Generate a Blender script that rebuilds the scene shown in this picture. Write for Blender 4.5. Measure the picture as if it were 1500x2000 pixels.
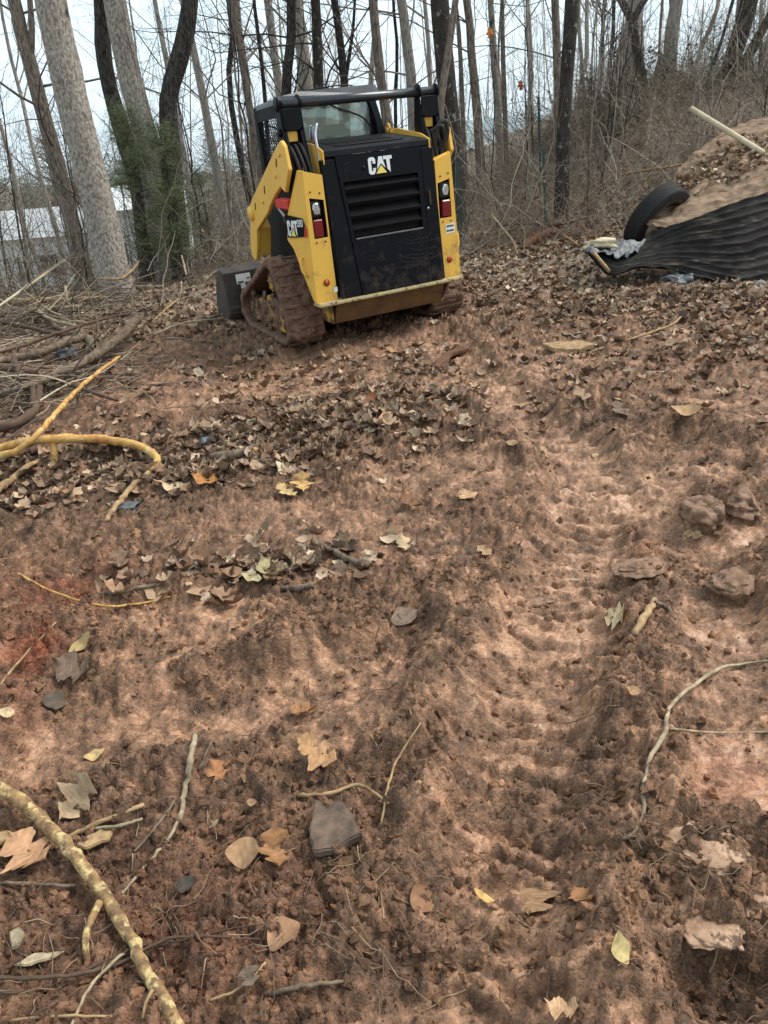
import bpy, bmesh, math, random
import numpy as np
from mathutils import Vector, Matrix, Euler
random.seed(7); RNG = np.random.default_rng(7)
for o in list(bpy.data.objects): bpy.data.objects.remove(o)
SC = bpy.context.scene; COL = SC.collection
# ------------------------------------------------------------------ camera, sky, sun, exposure
F_PX, CAM_H, PITCH, ROLL = 1510.0, 1.6, math.radians(25.3), math.radians(4.3)
cf = np.array([0, math.cos(PITCH), -math.sin(PITCH)]); _u = np.array([0, math.sin(PITCH), math.cos(PITCH)]); _x = np.array([1., 0, 0])
cx = _x*math.cos(ROLL)-_u*math.sin(ROLL); cu = _x*math.sin(ROLL)+_u*math.cos(ROLL); co = np.array([0, 0, CAM_H])
cam = bpy.data.cameras.new('camera'); cam.sensor_fit = 'VERTICAL'; cam.sensor_height = 36; cam.lens = 36*F_PX/2000
cam.clip_start = .05; cam.clip_end = 2000
camo = bpy.data.objects.new('camera', cam); COL.objects.link(camo)
camo.matrix_world = Matrix(((cx[0], cu[0], -cf[0], co[0]), (cx[1], cu[1], -cf[1], co[1]), (cx[2], cu[2], -cf[2], co[2]), (0, 0, 0, 1)))
SC.camera = camo
SUN_EL, SUN_AZ = math.radians(50), math.radians(72)   # azimuth clockwise from +y
W = bpy.data.worlds.new('World'); SC.world = W; W.use_nodes = True
nt = W.node_tree; nt.nodes.clear()
sky = nt.nodes.new('ShaderNodeTexSky'); sky.sky_type = 'NISHITA'; sky.sun_disc = False
sky.sun_elevation = SUN_EL; sky.sun_rotation = SUN_AZ; sky.dust_density = 4; sky.air_density = 1.2
cloud = nt.nodes.new('ShaderNodeRGB'); cloud.outputs[0].default_value = (7.1, 8.6, 9.5, 1)   # even thin overcast
mx = nt.nodes.new('ShaderNodeMix'); mx.data_type = 'RGBA'; mx.inputs[0].default_value = .8
bg = nt.nodes.new('ShaderNodeBackground'); bg.inputs[1].default_value = .056
wo = nt.nodes.new('ShaderNodeOutputWorld')
nt.links.new(sky.outputs[0], mx.inputs[6]); nt.links.new(cloud.outputs[0], mx.inputs[7]); nt.links.new(mx.outputs[2], bg.inputs[0]); nt.links.new(bg.outputs[0], wo.inputs[0])
sl = bpy.data.lights.new('sun', 'SUN'); sl.energy = 1.5; sl.angle = math.radians(35); sl.color = (1, .96, .9)
so = bpy.data.objects.new('sun', sl); COL.objects.link(so)
sd = Vector((math.sin(SUN_AZ)*math.cos(SUN_EL), math.cos(SUN_AZ)*math.cos(SUN_EL), math.sin(SUN_EL)))
so.rotation_euler = sd.to_track_quat('Z', 'Y').to_euler()
SC.view_settings.view_transform = 'Standard'; SC.view_settings.look = 'None'; SC.view_settings.gamma = 1
SC.view_settings.exposure = 1.52; SC.view_settings.use_curve_mapping = False

# ------------------------------------------------------------------ numpy helpers
def lerp(a, b, t): return a+(b-a)*t
def sst(a, b, x):
    t = np.clip((np.asarray(x, float)-a)/(b-a), 0, 1); return t*t*(3-2*t)
def _h(ix, iy, s):
    n = (ix.astype(np.int64)*374761393+iy.astype(np.int64)*668265263+s*974634777) & 0xffffffff
    n = ((n ^ (n >> 13))*1274126177) & 0xffffffff
    n = n ^ (n >> 16); n = (n*2246822519) & 0xffffffff
    return ((n >> 8) & 0xffff)/65535.
def perlin(x, y, s=0):
    x = np.asarray(x, float); y = np.asarray(y, float)
    i = np.floor(x); j = np.floor(y); u = x-i; v = y-j
    def g(di, dj):
        a = _h(i+di, j+dj, s)*6.2831853; return np.cos(a)*(u-di)+np.sin(a)*(v-dj)
    fu = u*u*u*(u*(u*6-15)+10); fv = v*v*v*(v*(v*6-15)+10)
    return lerp(lerp(g(0, 0), g(1, 0), fu), lerp(g(0, 1), g(1, 1), fu), fv)*1.5
def fbm(x, y, s=0, n=4, gain=.5):
    a, t, k = 1., 0., 1.
    for q in range(n):
        t = t+a*perlin(x*k, y*k, s+q*17); a *= gain; k *= 2.03
    return t
def worley(x, y, s=0):
    i = np.floor(x); j = np.floor(y); d1 = np.full(x.shape, 9.); idv = np.zeros(x.shape); d2 = d1.copy()
    for di in (-1, 0, 1):
        for dj in (-1, 0, 1):
            a = i+di; b = j+dj
            d = np.hypot(a+_h(a, b, s)-x, b+_h(a, b, s+5)-y)
            m = d < d1; d2 = np.where(m, d1, np.minimum(d2, d)); idv = np.where(m, _h(a, b, s+9), idv); d1 = np.where(m, d, d1)
    return d1, d2, idv
def polydist(x, y, pts):
    best = np.full(x.shape, 1e9); arc = np.zeros(x.shape); side = np.zeros(x.shape); acc = 0
    for (ax, ay), (bx, by) in zip(pts[:-1], pts[1:]):
        dx, dy = bx-ax, by-ay; L = math.hypot(dx, dy)+1e-9
        t = np.clip(((x-ax)*dx+(y-ay)*dy)/L**2, 0, 1)
        d = np.hypot(x-ax-t*dx, y-ay-t*dy); m = d < best
        best = np.where(m, d, best); arc = np.where(m, acc+t*L, arc); side = np.where(m, ((x-ax)*dy-(y-ay)*dx)/L, side); acc += L
    return best, arc, side

# ------------------------------------------------------------------ pixel -> ray; machine pose; terrain
def ray(px, py): return cf+cx*(px-750)/F_PX-cu*(py-1000)/F_PX
def at(px, py, Y):                       # point on the pixel's ray at forward distance Y
    d = ray(px, py); return co+d*(Y/d[1])
def depth(p): return float((np.asarray(p)-co)@cf)
MX = (.185, 6.482, .150); MYAW, MPIT, MROL = math.radians(26.3), math.radians(1.715), math.radians(-1.963)
MM = Matrix.Translation(MX) @ Matrix.Rotation(MYAW, 4, 'Z') @ Matrix.Rotation(MROL, 4, 'Y') @ Matrix.Rotation(MPIT, 4, 'X')
mnorm = MM.to_3x3() @ Vector((0, 0, 1)); mcen = MM @ Vector((0, .75, 0))
def macro(x, y):
    x = np.asarray(x, float); y = np.asarray(y, float)
    z = .15*sst(1.5, 7, y)
    pl = MX[2]-((x-MX[0])*mnorm.x+(y-MX[1])*mnorm.y)/mnorm.z
    w = sst(2.6, 1.2, np.hypot(x-mcen.x, y-mcen.y)); z = lerp(z, pl-.03, w)
    bank = 2.0*sst(8.6, 15.5, y)*sst(.6, 5.6, x)*(1-.5*sst(18, 45, y))
    drop = -5.2*sst(8.5, 42, y)*sst(3, -10, x)-.5*sst(14, 50, y)-.55*sst(9.2, 15, y)*sst(-1.2, -5, x)
    pile = .5*np.exp(-(((x-4.9)/1.35)**2+((y-9.6)/.95)**2))+.3*np.exp(-(((x-3.4)/.7)**2+((y-9.2)/.7)**2))
    return z+bank+drop+pile+.10*fbm(x*.22, y*.22, 3, 2)*sst(6, 14, np.hypot(x, y))
def hit(px, py, lift=0., fn=None, t0=.9, t1=60):
    fn = fn or macro; d = ray(px, py); t = np.geomspace(t0, t1, 700)
    P = co+d*t[:, None]; g = P[:, 2]-fn(P[:, 0], P[:, 1])-lift
    k = np.argmax(g < 0)
    if g[k] >= 0: return P[-1]
    if k == 0: return P[0]
    a = g[k-1]/(g[k-1]-g[k]); return lerp(P[k-1], P[k], a)
def gw(*pts): return [tuple(hit(*p)[:2]) for p in pts]
RUTS = [  # world polyline, half width, depth, tread strength
    (gw((930, 2050), (990, 1750), (1050, 1500), (1075, 1300), (1110, 1150), (1170, 1000), (1120, 880), (1000, 780), (900, 710), (858, 655)), .20, .045, 1.0),
    (gw((1450, 1520), (1420, 1250), (1360, 1090), (1260, 940)), .16, .03, .35),
    (gw((60, 1490), (340, 1400), (590, 1350), (820, 1290)), .17, .05, .3),
    (gw((230, 1215), (480, 1175)), .10, .02, .0),
    (gw((610, 690), (520, 760), (330, 800)), .2, .03, .3),
    (gw((820, 960), (720, 900), (640, 800), (620, 700)), .14, .02, .3)]
RIDGES = [(gw((900, 1120), (855, 1250), (830, 1400), (800, 1480), (850, 1590)), .085, .06), (gw((1215, 1330), (1180, 1480), (1170, 1600), (1200, 1750), (1130, 1880)), .07, .045),
    (gw((680, 820), (800, 835), (920, 860), (1020, 905)), .10, .05), (gw((1345, 1020), (1420, 985), (1520, 985)), .12, .09), (gw((1310, 830), (1380, 850), (1500, 900)), .12, .07),
    (gw((1380, 1140), (1500, 1130)), .09, .05), (gw((360, 1330), (600, 1248), (730, 1225)), .06, .05), (gw((560, 850), (690, 900)), .15, .05), (gw((0, 930), (240, 890)), .25, .05),
    (gw((1330, 1750), (1500, 1720)), .1, .05), (gw((0, 1240), (150, 1230)), .12, .03), (gw((1150, 800), (1250, 770), (1400, 740)), .15, .05)]
HOLES = [(gw((1400, 1900))[0], .09, .12), (gw((1330, 870))[0], .06, .06), (gw((1200, 1690))[0], .06, .05), (gw((800, 1860))[0], .07, .03)]
CLAY = [((420, 1215), .13, .06, .8), ((1420, 1230), .14, .3, .95), ((1200, 985), .35, .25, .9), ((1060, 1450), .16, .3, .55), ((930, 1330), .12, .14, .6), ((1000, 1700), .2, .25, .55), ((600, 1400), .3, .16, .42),
    ((1400, 1060), .2, .12, .9), ((900, 930), .4, .3, .45), ((750, 680), .6, .35, .5), ((650, 760), .7, .3, .35), ((300, 770), .6, .2, .45), ((1120, 1110), .25, .2, .75), ((930, 1900), .14, .12, .5), ((1400, 790), .5, .4, .35), ((1330, 660), .5, .2, .4), ((600, 1010), .5, .2, .35), ((880, 1100), .1, .3, .5), ((1010, 1380), .32, .5, .5), ((1080, 1720), .3, .35, .45), ((600, 1390), .45, .18, .5), ((650, 1060), .6, .28, .4), ((1260, 960), .6, .35, .5), ((900, 740), 1.1, .5, .42), ((420, 1300), .3, .25, .4)]
CLAY = [(gw(p)[0], a, b, c) for p, a, b, c in CLAY]
RED = [(gw(p)[0], r, k) for p, r, k in [((70, 1285), .12, .9), ((120, 1160), .22, .5), ((1440, 1520), .12, .35), ((40, 1400), .1, .35), ((1260, 1090), .07, .3), ((350, 1850), .3, .25)]]
DARK = [(gw(p)[0], a, b, k) for p, a, b, k in [((230, 1600), .35, .25, .75), ((380, 1470), .18, .06, .8), ((1420, 1900), .16, .12, .9), ((200, 1000), .8, .3, .75), ((560, 640), .5, .35, .45), ((1080, 620), .55, .25, .8), ((480, 860), .7, .35, .6), ((880, 850), .4, .1, .6), ((850, 1350), .1, .35, .5), ((1240, 830), .5, .15, .55),
    ((350, 1900), .5, .2, .6), ((620, 1700), .3, .3, .35), ((80, 700), .8, .8, .6), ((760, 1870), .12, .12, .5), ((1180, 1600), .09, .35, .5), ((450, 620), .6, .4, .55)]]
def ground_full(x, y, want_col=False):
    x = np.asarray(x, float); y = np.asarray(y, float); shp = x.shape; x = x.ravel(); y = y.ravel()
    z0 = macro(x, y); dist = np.hypot(x, y)
    fade = sst(16, 8, dist)
    wx = x+.05*perlin(x*6, y*6, 41)+.018*perlin(x*21, y*21, 43); wy = y+.05*perlin(x*6, y*6, 42)+.018*perlin(x*21, y*21, 44)
    S = np.zeros_like(x); tread = np.zeros_like(x); dz = np.zeros_like(x)
    n1 = fbm(x*2.3, y*2.3, 11, 3)
    for pts, hw, dp, tr in RUTS:
        d, a, sd_ = polydist(wx, wy, pts); q = np.exp(-(d/hw)**4)
        dz -= .9*dp*q*(1+.35*n1); dz += .5*dp*(1+n1)*np.exp(-((d-hw*1.25)/(hw*.3))**2)
        S = np.maximum(S, q*(.55+.35*n1))
        wav = np.sin(2*np.pi*(a+.01*n1)/.095+1.2*perlin(x*5, y*5, 71)); tread += tr*q*.015*np.clip(wav*2.5, -1, 1)*(.3+.7*sst(-.25, .2, perlin(x*3.1, y*3.1, 77)))
    for (bx, by), rx, ry, am in CLAY:
        S = np.maximum(S, am*np.exp(-(((wx-bx)/rx)**2+((wy-by)/ry)**2)**1.5)*(1+.5*n1))
    for pts, hw, ht in RIDGES:
        d, a, sd_ = polydist(wx, wy, pts); q = np.exp(-(d/hw)**2); dz += .8*ht*q*(1+.7*n1); S = S*(1-.7*q)
    for (bx, by), r, dp in HOLES:
        q = np.exp(-(((wx-bx)**2+(wy-by)**2)/r**2)**1.5); dz -= dp*q; S = S*(1-q)
    S = np.clip(S, 0, 1)*fade
    n2 = fbm(x*7, y*7, 21, 4); n3 = fbm(x*23, y*23, 31, 4, .7)
    S = np.clip(S+.22*n2*(S > .02), 0, 1)
    rough = np.clip(1.03-S*1.5, .07, 1)
    def clod(sc, s, th):
        a, b, i = worley(wx*sc, wy*sc, s); m = i > th
        return np.sqrt(np.maximum(0, 1-(a/.62)**2))*m*(.4+.6*i)
    c1 = clod(9, 101, .55); c2 = clod(21, 111, .4); c3 = clod(48, 121, .35); c4 = clod(95, 131, .3)
    def block(sc, s):
        a, b, i = worley(wx*sc+.25*n2, wy*sc+.25*n2, s); return sst(.0, .20, b-a)*(.25+.75*i)
    b1 = block(7.5, 141); b2 = block(17, 151); b3 = block(40, 161)
    rg = (1-np.abs(fbm(wx*4.5, wy*4.5, 81, 4, .55)))**3; rg2 = (1-np.abs(perlin(wx*17, wy*17, 85)))**2*(1-np.abs(perlin(x*41, y*41, 86)))
    pres = sst(-.35, .35, n1+.5*n2)
    dz += tread*sst(14, 6, dist)
    q5 = fbm(x*5+.3*n1, y*8, 91, 4, .55)*5.5; terr = (np.floor(q5)+sst(0, .22, q5-np.floor(q5)))/5.5
    dz += .015*n1*fade+.010*n2*(.4+.6*rough)+rough*(.25+.75*pres)*(.012*c1+.013*c2+.011*c3+.016*b1+.019*b2)+(.08+.92*rough)*.013*b3+(.15+.85*rough)*.010*c4+.016*n3*(.25+.75*rough)+.012*rg*rough+.012*rg2*(.2+.8*rough)+.024*terr*(.35+.65*S)
    # flakes smeared along the travel direction on the clay
    fl = np.abs(perlin(x*9+n2, y*30+2*n1, 61)); dz += S*.010*sst(.16, .02, fl)*-1
    z = z0+dz*fade
    if not want_col: return z.reshape(shp)
    L = np.array
    loam = L([.122, .067, .039]); mid = L([.228, .122, .069]); clay = L([.335, .178, .098]); pale = L([.40, .24, .143]); redc = L([.24, .068, .032]); dark = L([.055, .036, .025]); litter = L([.19, .14, .10])
    brk = fbm(x*11, y*11, 57, 5, .65); hf = fbm(x*45, y*45, 58, 3, .6)
    tt = .40+.55*brk+.28*hf+.62*(S-.28)-.16*c2-.14*c3-.12*c4+4*tread+.25*n1+.25*(terr-.2*n1)
    c = lerp(loam, mid, sst(-.25, .42, tt)[:, None]); c = lerp(c, clay, sst(.38, .85, tt)[:, None]); c = lerp(c, pale, sst(.92, 1.5, tt)[:, None])
    Sc = np.clip(sst(.3, 1.0, tt)*.6+S*.5, 0, 1)[:, None]
    for (bx, by), r, k in RED:
        q = k*np.exp(-(((wx-bx)**2+(wy-by)**2)/r**2))*sst(-.5, .4, n2+.4); c = lerp(c, redc, np.clip(q, 0, 1)[:, None])
    for (bx, by), rx, ry, k in DARK:
        q = .75*k*np.exp(-(((wx-bx)/rx)**2+((wy-by)/ry)**2))*sst(-.3, .5, n2+.7*n3+.4*brk); c = lerp(c, dark, np.clip(q, 0, 1)[:, None])
    far = sst(6.9, 9.8, dist+1.2*n1)[:, None]
    c = lerp(c, litter*(1+.5*np.clip(n2, -1, 1)[:, None]), far)
    rgba = np.concatenate([np.clip(c, .01, 1), Sc], 1)
    return z.reshape(shp), rgba

# ------------------------------------------------------------------ mesh building
class MB:
    def __init__(s): s.v = []; s.f = []; s.c = []; s.n = 0
    def add(s, v, f, c=None):
        v = np.asarray(v, float).reshape(-1, 3)
        for q in (f if isinstance(f, list) else [f]):
            if len(q): s.f.append(np.asarray(q, np.int64)+s.n)
        s.v.append(v); s.n += len(v)
        if c is not None:
            c = np.asarray(c, float)
            if c.ndim == 1: c = np.tile(c, (len(v), 1))
            if c.shape[1] == 3: c = np.concatenate([c, np.ones((len(c), 1))], 1)
            s.c.append(c)
    def mesh(s, name, smooth=True):
        me = bpy.data.meshes.new(name); v = np.concatenate(s.v)
        me.vertices.add(len(v)); me.vertices.foreach_set('co', v.ravel())
        li = np.concatenate([q.ravel() for q in s.f]); sz = np.concatenate([np.full(len(q), q.shape[1]) for q in s.f])
        me.loops.add(len(li)); me.loops.foreach_set('vertex_index', li.astype(np.int32))
        me.polygons.add(len(sz)); st = np.concatenate([[0], np.cumsum(sz)[:-1]])
        me.polygons.foreach_set('loop_start', st.astype(np.int32)); me.polygons.foreach_set('loop_total', sz.astype(np.int32))
        if s.c and sum(len(q) for q in s.c) == len(v):
            at_ = me.color_attributes.new('Col', 'FLOAT_COLOR', 'POINT'); at_.data.foreach_set('color', np.concatenate(s.c).ravel().astype(np.float32))
        me.update(calc_edges=True); me.validate()
        me.polygons.foreach_set('use_smooth', np.full(len(me.polygons), smooth)); return me
    def build(s, name, mat, parent=None, smooth=True, **tags): return obj(name, s.mesh(name, smooth), mat, parent, **tags)
def tag(o, label=None, category=None, group=None, kind=None):
    for k, v in (('label', label), ('category', category), ('group', group), ('kind', kind)):
        if v: o[k] = v
    return o
def obj(name, me, mat=None, parent=None, **tags):
    o = bpy.data.objects.new(name, me)
    if mat and me and not me.materials: me.materials.append(mat)
    COL.objects.link(o)
    if parent: o.parent = parent
    return tag(o, **tags)
def empty(name, loc=(0, 0, 0), **tags):
    o = bpy.data.objects.new(name, None); o.location = loc; o.empty_display_size = .1; COL.objects.link(o); return tag(o, **tags)
def tubes(P, R, ns=4, cap=True):
    """P (N,S,3), R (N,S) -> verts, faces of N tapered tubes"""
    P = np.asarray(P, float); R = np.asarray(R, float); N, S, _ = P.shape
    T = np.gradient(P, axis=1); T /= np.linalg.norm(T, axis=2, keepdims=True)+1e-9
    main = T.mean(1); ref = np.where(np.abs(main[:, 2:3]) < .75, np.array([[0, 0, 1.]]), np.array([[1., 0, 0]]))
    U = np.cross(T, ref[:, None, :]); U /= np.linalg.norm(U, axis=2, keepdims=True)+1e-9; V = np.cross(T, U)
    a = np.arange(ns)/ns*2*np.pi
    X = P[:, :, None, :]+R[:, :, None, None]*(np.cos(a)[None, None, :, None]*U[:, :, None, :]+np.sin(a)[None, None, :, None]*V[:, :, None, :])
    idx = np.arange(N*S*ns).reshape(N, S, ns); nx = np.roll(idx, -1, 2)
    q = np.stack([idx[:, :-1], nx[:, :-1], nx[:, 1:], idx[:, 1:]], -1).reshape(-1, 4)
    fs = [q]
    if cap and ns > 2: fs += [idx[:, 0, ::-1], idx[:, -1, :]]
    return X.reshape(-1, 3), fs
def spline(pts, n):
    P = np.asarray(pts, float)
    if len(P) == 2: return lerp(P[0], P[1], np.linspace(0, 1, n)[:, None])
    d = np.r_[0, np.cumsum(np.linalg.norm(np.diff(P[:, :3], axis=0), axis=1)+1e-6)]; t = np.linspace(0, d[-1], n); out = []
    Q = np.vstack([2*P[0]-P[1], P, 2*P[-1]-P[-2]])
    k = np.clip(np.searchsorted(d, t, 'right')-1, 0, len(P)-2); u = ((t-d[k])/(d[k+1]-d[k]))[:, None]
    p0, p1, p2, p3 = Q[k], Q[k+1], Q[k+2], Q[k+3]
    return .5*((2*p1)+(-p0+p2)*u+(2*p0-5*p1+4*p2-p3)*u*u+(-p0+3*p1-3*p2+p3)*u**3)
def prism(pts, vec, bev=.004, seg=1):
    bm = bmesh.new(); vs = [bm.verts.new(p) for p in pts]; f = bm.faces.new(vs)
    r = bmesh.ops.extrude_face_region(bm, geom=[f]); bmesh.ops.translate(bm, vec=Vector(vec), verts=[g for g in r['geom'] if isinstance(g, bmesh.types.BMVert)])
    bmesh.ops.recalc_face_normals(bm, faces=bm.faces)
    if bev:
        ed = [e for e in bm.edges if len(e.link_faces) == 2 and e.calc_face_angle(0) > .5]
        bmesh.ops.bevel(bm, geom=ed, offset=bev, segments=seg, affect='EDGES', clamp_overlap=True)
    me = bpy.data.meshes.new('prism'); bm.to_mesh(me); bm.free(); return me
def boxm(x0, x1, y0, y1, z0, z1, bev=.004): return prism([(x0, y0, z0), (x1, y0, z0), (x1, y1, z0), (x0, y1, z0)], (0, 0, z1-z0), bev)
def ringplate(outer, inner, vec):
    mb = MB(); n = len(outer); v = np.array(outer+inner, float); v2 = v+np.array(vec); i = np.arange(n); j = (i+1) % n; o2 = 2*n
    q = [np.stack([i, j, j+n, i+n], 1), np.stack([i+o2, i+n+o2, j+n+o2, j+o2], 1), np.stack([i, i+o2, j+o2, j], 1), np.stack([i+n, j+n, j+n+o2, i+n+o2], 1)]
    mb.add(np.vstack([v, v2]), q); me = mb.mesh('ring', False)
    bm = bmesh.new(); bm.from_mesh(me); bmesh.ops.recalc_face_normals(bm, faces=bm.faces); bm.to_mesh(me); bm.free(); return me
def tubem(pts, r, ns=10, n=None):
    P = spline(pts, n) if n else np.asarray(pts, float); R = np.full(len(P), r) if np.isscalar(r) else np.interp(np.linspace(0, 1, len(P)), np.linspace(0, 1, len(r)), r)
    mb = MB(); v, f = tubes(P[None], R[None], ns); mb.add(v, f); me = mb.mesh('tube')
    for p in me.polygons:
        if len(p.vertices) > 4: p.use_smooth = False
    return me
def lathe(profile, axis_pts, ns=24):
    """profile [(r, t)] around axis from point a to b (t in metres along it)"""
    a, b = Vector(axis_pts[0]), Vector(axis_pts[1]); d = (b-a).normalized(); u = d.orthogonal().normalized(); w = d.cross(u); mb = MB(); n = len(profile)
    ang = np.arange(ns)/ns*2*np.pi; pr = np.array(profile)
    v = np.array(a)+pr[None, :, 1, None]*np.array(d)+pr[None, :, 0, None]*(np.cos(ang)[:, None, None]*np.array(u)+np.sin(ang)[:, None, None]*np.array(w))
    idx = np.arange(ns*n).reshape(ns, n); nx = np.roll(idx, -1, 0)
    mb.add(v, np.stack([idx[:, :-1], nx[:, :-1], nx[:, 1:], idx[:, 1:]], -1).reshape(-1, 4)); return mb.mesh('lathe')

# ------------------------------------------------------------------ materials
def pm(name, c1, c2=None, scale=8., rough=.7, rough2=None, bump=0., bscale=None, metal=0., attr=False, stretch=(1, 1, 1), detail=6, bdist=.01, coat=0., c3=None, c3th=(.6, .7), c3scale=5., spec=.18, mulr=(.75, 1.25), rng=(.3, .7)):
    m = bpy.data.materials.new(name); m.use_nodes = True; t = m.node_tree; N = t.nodes.new; Lk = t.links.new; b = t.nodes['Principled BSDF']
    tc = N('ShaderNodeTexCoord'); mp = N('ShaderNodeMapping'); mp.inputs['Scale'].default_value = stretch; Lk(tc.outputs['Object'], mp.inputs[0])
    def noise(sc, dt=detail, ro=.6):
        n = N('ShaderNodeTexNoise'); n.inputs['Scale'].default_value = sc; n.inputs['Detail'].default_value = dt; n.inputs['Roughness'].default_value = ro; Lk(mp.outputs[0], n.inputs['Vector']); return n
    n = noise(scale); rp = N('ShaderNodeMapRange'); rp.inputs[1].default_value, rp.inputs[2].default_value = rng; Lk(n.outputs[0], rp.inputs[0])
    mix = N('ShaderNodeMix'); mix.data_type = 'RGBA'; Lk(rp.outputs[0], mix.inputs[0])
    if attr:
        a = N('ShaderNodeAttribute'); a.attribute_name = 'Col'
        mix.blend_type = 'MULTIPLY'; mix.inputs[0].default_value = 1
        t.links.remove(mix.inputs[0].links[0]); Lk(a.outputs['Color'], mix.inputs[6])
        mr = N('ShaderNodeMapRange'); mr.inputs[3].default_value = mulr[0]; mr.inputs[4].default_value = mulr[1]; Lk(rp.outputs[0], mr.inputs[0]); Lk(mr.outputs[0], mix.inputs[7])
    else:
        mix.inputs[6].default_value = (*c1, 1); mix.inputs[7].default_value = (*(c2 or c1), 1)
    out = mix.outputs[2]
    if c3:
        n3 = noise(c3scale, 5, .65); r3 = N('ShaderNodeMapRange'); r3.inputs[1].default_value, r3.inputs[2].default_value = c3th; Lk(n3.outputs[0], r3.inputs[0])
        m3 = N('ShaderNodeMix'); m3.data_type = 'RGBA'; Lk(r3.outputs[0], m3.inputs[0]); Lk(out, m3.inputs[6]); m3.inputs[7].default_value = (*c3, 1); out = m3.outputs[2]
    Lk(out, b.inputs['Base Color'])
    if rough2 is not None:
        r2 = N('ShaderNodeMapRange'); r2.inputs[3].default_value = rough; r2.inputs[4].default_value = rough2; Lk(rp.outputs[0], r2.inputs[0]); Lk(r2.outputs[0], b.inputs['Roughness'])
    else: b.inputs['Roughness'].default_value = rough
    b.inputs['Metallic'].default_value = metal; b.inputs['Specular IOR Level'].default_value = spec
    if coat: b.inputs['Coat Weight'].default_value = coat; b.inputs['Coat Roughness'].default_value = .15
    if bump:
        nb = noise(bscale or scale*3, 8, .65); bp = N('ShaderNodeBump'); bp.inputs['Strength'].default_value = bump; bp.inputs['Distance'].default_value = bdist; Lk(nb.outputs[0], bp.inputs['Height']); Lk(bp.outputs[0], b.inputs['Normal'])
    return m
M = {}
M['mud'] = pm('mud_ground', (0, 0, 0), scale=55, attr=True, bump=1.0, bscale=80, bdist=.010, detail=8, mulr=(.80, 1.2))
t = M['mud'].node_tree; at_ = [n for n in t.nodes if n.type == 'ATTRIBUTE'][0]; r_ = t.nodes.new('ShaderNodeMapRange'); r_.inputs[3].default_value = .85; r_.inputs[4].default_value = .36
t.links.new(at_.outputs['Alpha'], r_.inputs[0]); t.links.new(r_.outputs[0], t.nodes['Principled BSDF'].inputs['Roughness']); t.nodes['Principled BSDF'].inputs['Specular IOR Level'].default_value = .36
def crumbs(m, sc, lo, hi, dist):
    t = m.node_tree; N = t.nodes.new; b = t.nodes['Principled BSDF']; tc = [n for n in t.nodes if n.type == 'TEX_COORD'][0]; base = b.inputs['Base Color'].links[0].from_socket
    w = N('ShaderNodeTexNoise'); w.inputs['Scale'].default_value = 30; w.inputs['Detail'].default_value = 3; ad = N('ShaderNodeVectorMath'); ad.operation = 'MULTIPLY_ADD'; ad.inputs[1].default_value = (.03, .03, .03)
    t.links.new(tc.outputs['Object'], w.inputs['Vector']); t.links.new(w.outputs['Color'], ad.inputs[0]); t.links.new(tc.outputs['Object'], ad.inputs[2])
    v = N('ShaderNodeTexVoronoi'); v.inputs['Scale'].default_value = sc; t.links.new(ad.outputs[0], v.inputs['Vector']); sp = N('ShaderNodeSeparateColor'); t.links.new(v.outputs['Color'], sp.inputs[0])
    mr = N('ShaderNodeMapRange'); mr.inputs[3].default_value = lo; mr.inputs[4].default_value = hi; t.links.new(sp.outputs[0], mr.inputs[0]); mx_ = N('ShaderNodeMix'); mx_.data_type = 'RGBA'; mx_.blend_type = 'MULTIPLY'; mx_.inputs[0].default_value = 1
    t.links.new(base, mx_.inputs[6]); t.links.new(mr.outputs[0], mx_.inputs[7]); t.links.new(mx_.outputs[2], b.inputs['Base Color'])
    bp = N('ShaderNodeBump'); bp.inputs['Strength'].default_value = .8; bp.inputs['Distance'].default_value = dist; bp.invert = True; t.links.new(v.outputs['Distance'], bp.inputs['Height']); old = b.inputs['Normal'].links[0].from_socket
    t.links.new(old, bp.inputs['Normal']); t.links.new(bp.outputs[0], b.inputs['Normal'])
crumbs(M['mud'], 135, .70, 1.28, .004)
for n_ in [q for q in t.nodes if q.type == 'BUMP']:
    sm = t.nodes.new('ShaderNodeMapRange'); sm.inputs[3].default_value = n_.inputs['Strength'].default_value; sm.inputs[4].default_value = .25; t.links.new(at_.outputs['Alpha'], sm.inputs[0]); t.links.new(sm.outputs[0], n_.inputs['Strength'])
M['clod'] = pm('soil_clods', (0, 0, 0), scale=60, attr=True, bump=1, bscale=140, rough=.9, bdist=.01, mulr=(.55, 1.4))
M['leaf'] = pm('dead_leaf', (0, 0, 0), scale=40, attr=True, bump=.3, bscale=80, rough=.7, bdist=.004, mulr=(.7, 1.25))
M['twig'] = pm('twig_bark', (0, 0, 0), scale=50, attr=True, rough=.8, mulr=(.6, 1.3))
M['bark_pale'] = pm('pale_bark', (.15, .125, .105), (.44, .385, .32), 40, .9, rng=(.36, .6), bump=1, bscale=40, bdist=.03, stretch=(1.1, 1.1, .6), c3=(.055, .045, .038), c3th=(.62, .68), c3scale=5)
M['bark_brown'] = pm('brown_bark', (.08, .064, .052), (.31, .25, .195), 30, .9, rng=(.36, .64), bump=1, bscale=40, bdist=.03, stretch=(1.7, 1.7, .35))
M['bark_dark'] = pm('dark_bark', (.020, .0175, .015), (.11, .094, .08), 30, .9, rng=(.4, .65), bump=1, bscale=40, bdist=.03, stretch=(1.7, 1.7, .4), c3=(.2, .17, .14), c3th=(.64, .74), c3scale=2.5)
M['bark_mott'] = pm('mottled_bark', (.07, .058, .048), (.028, .024, .02), 10, .9, bump=1, bscale=22, bdist=.03, stretch=(2, 2, 1), c3=(.27, .25, .21), c3th=(.60, .66), c3scale=9)
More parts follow.
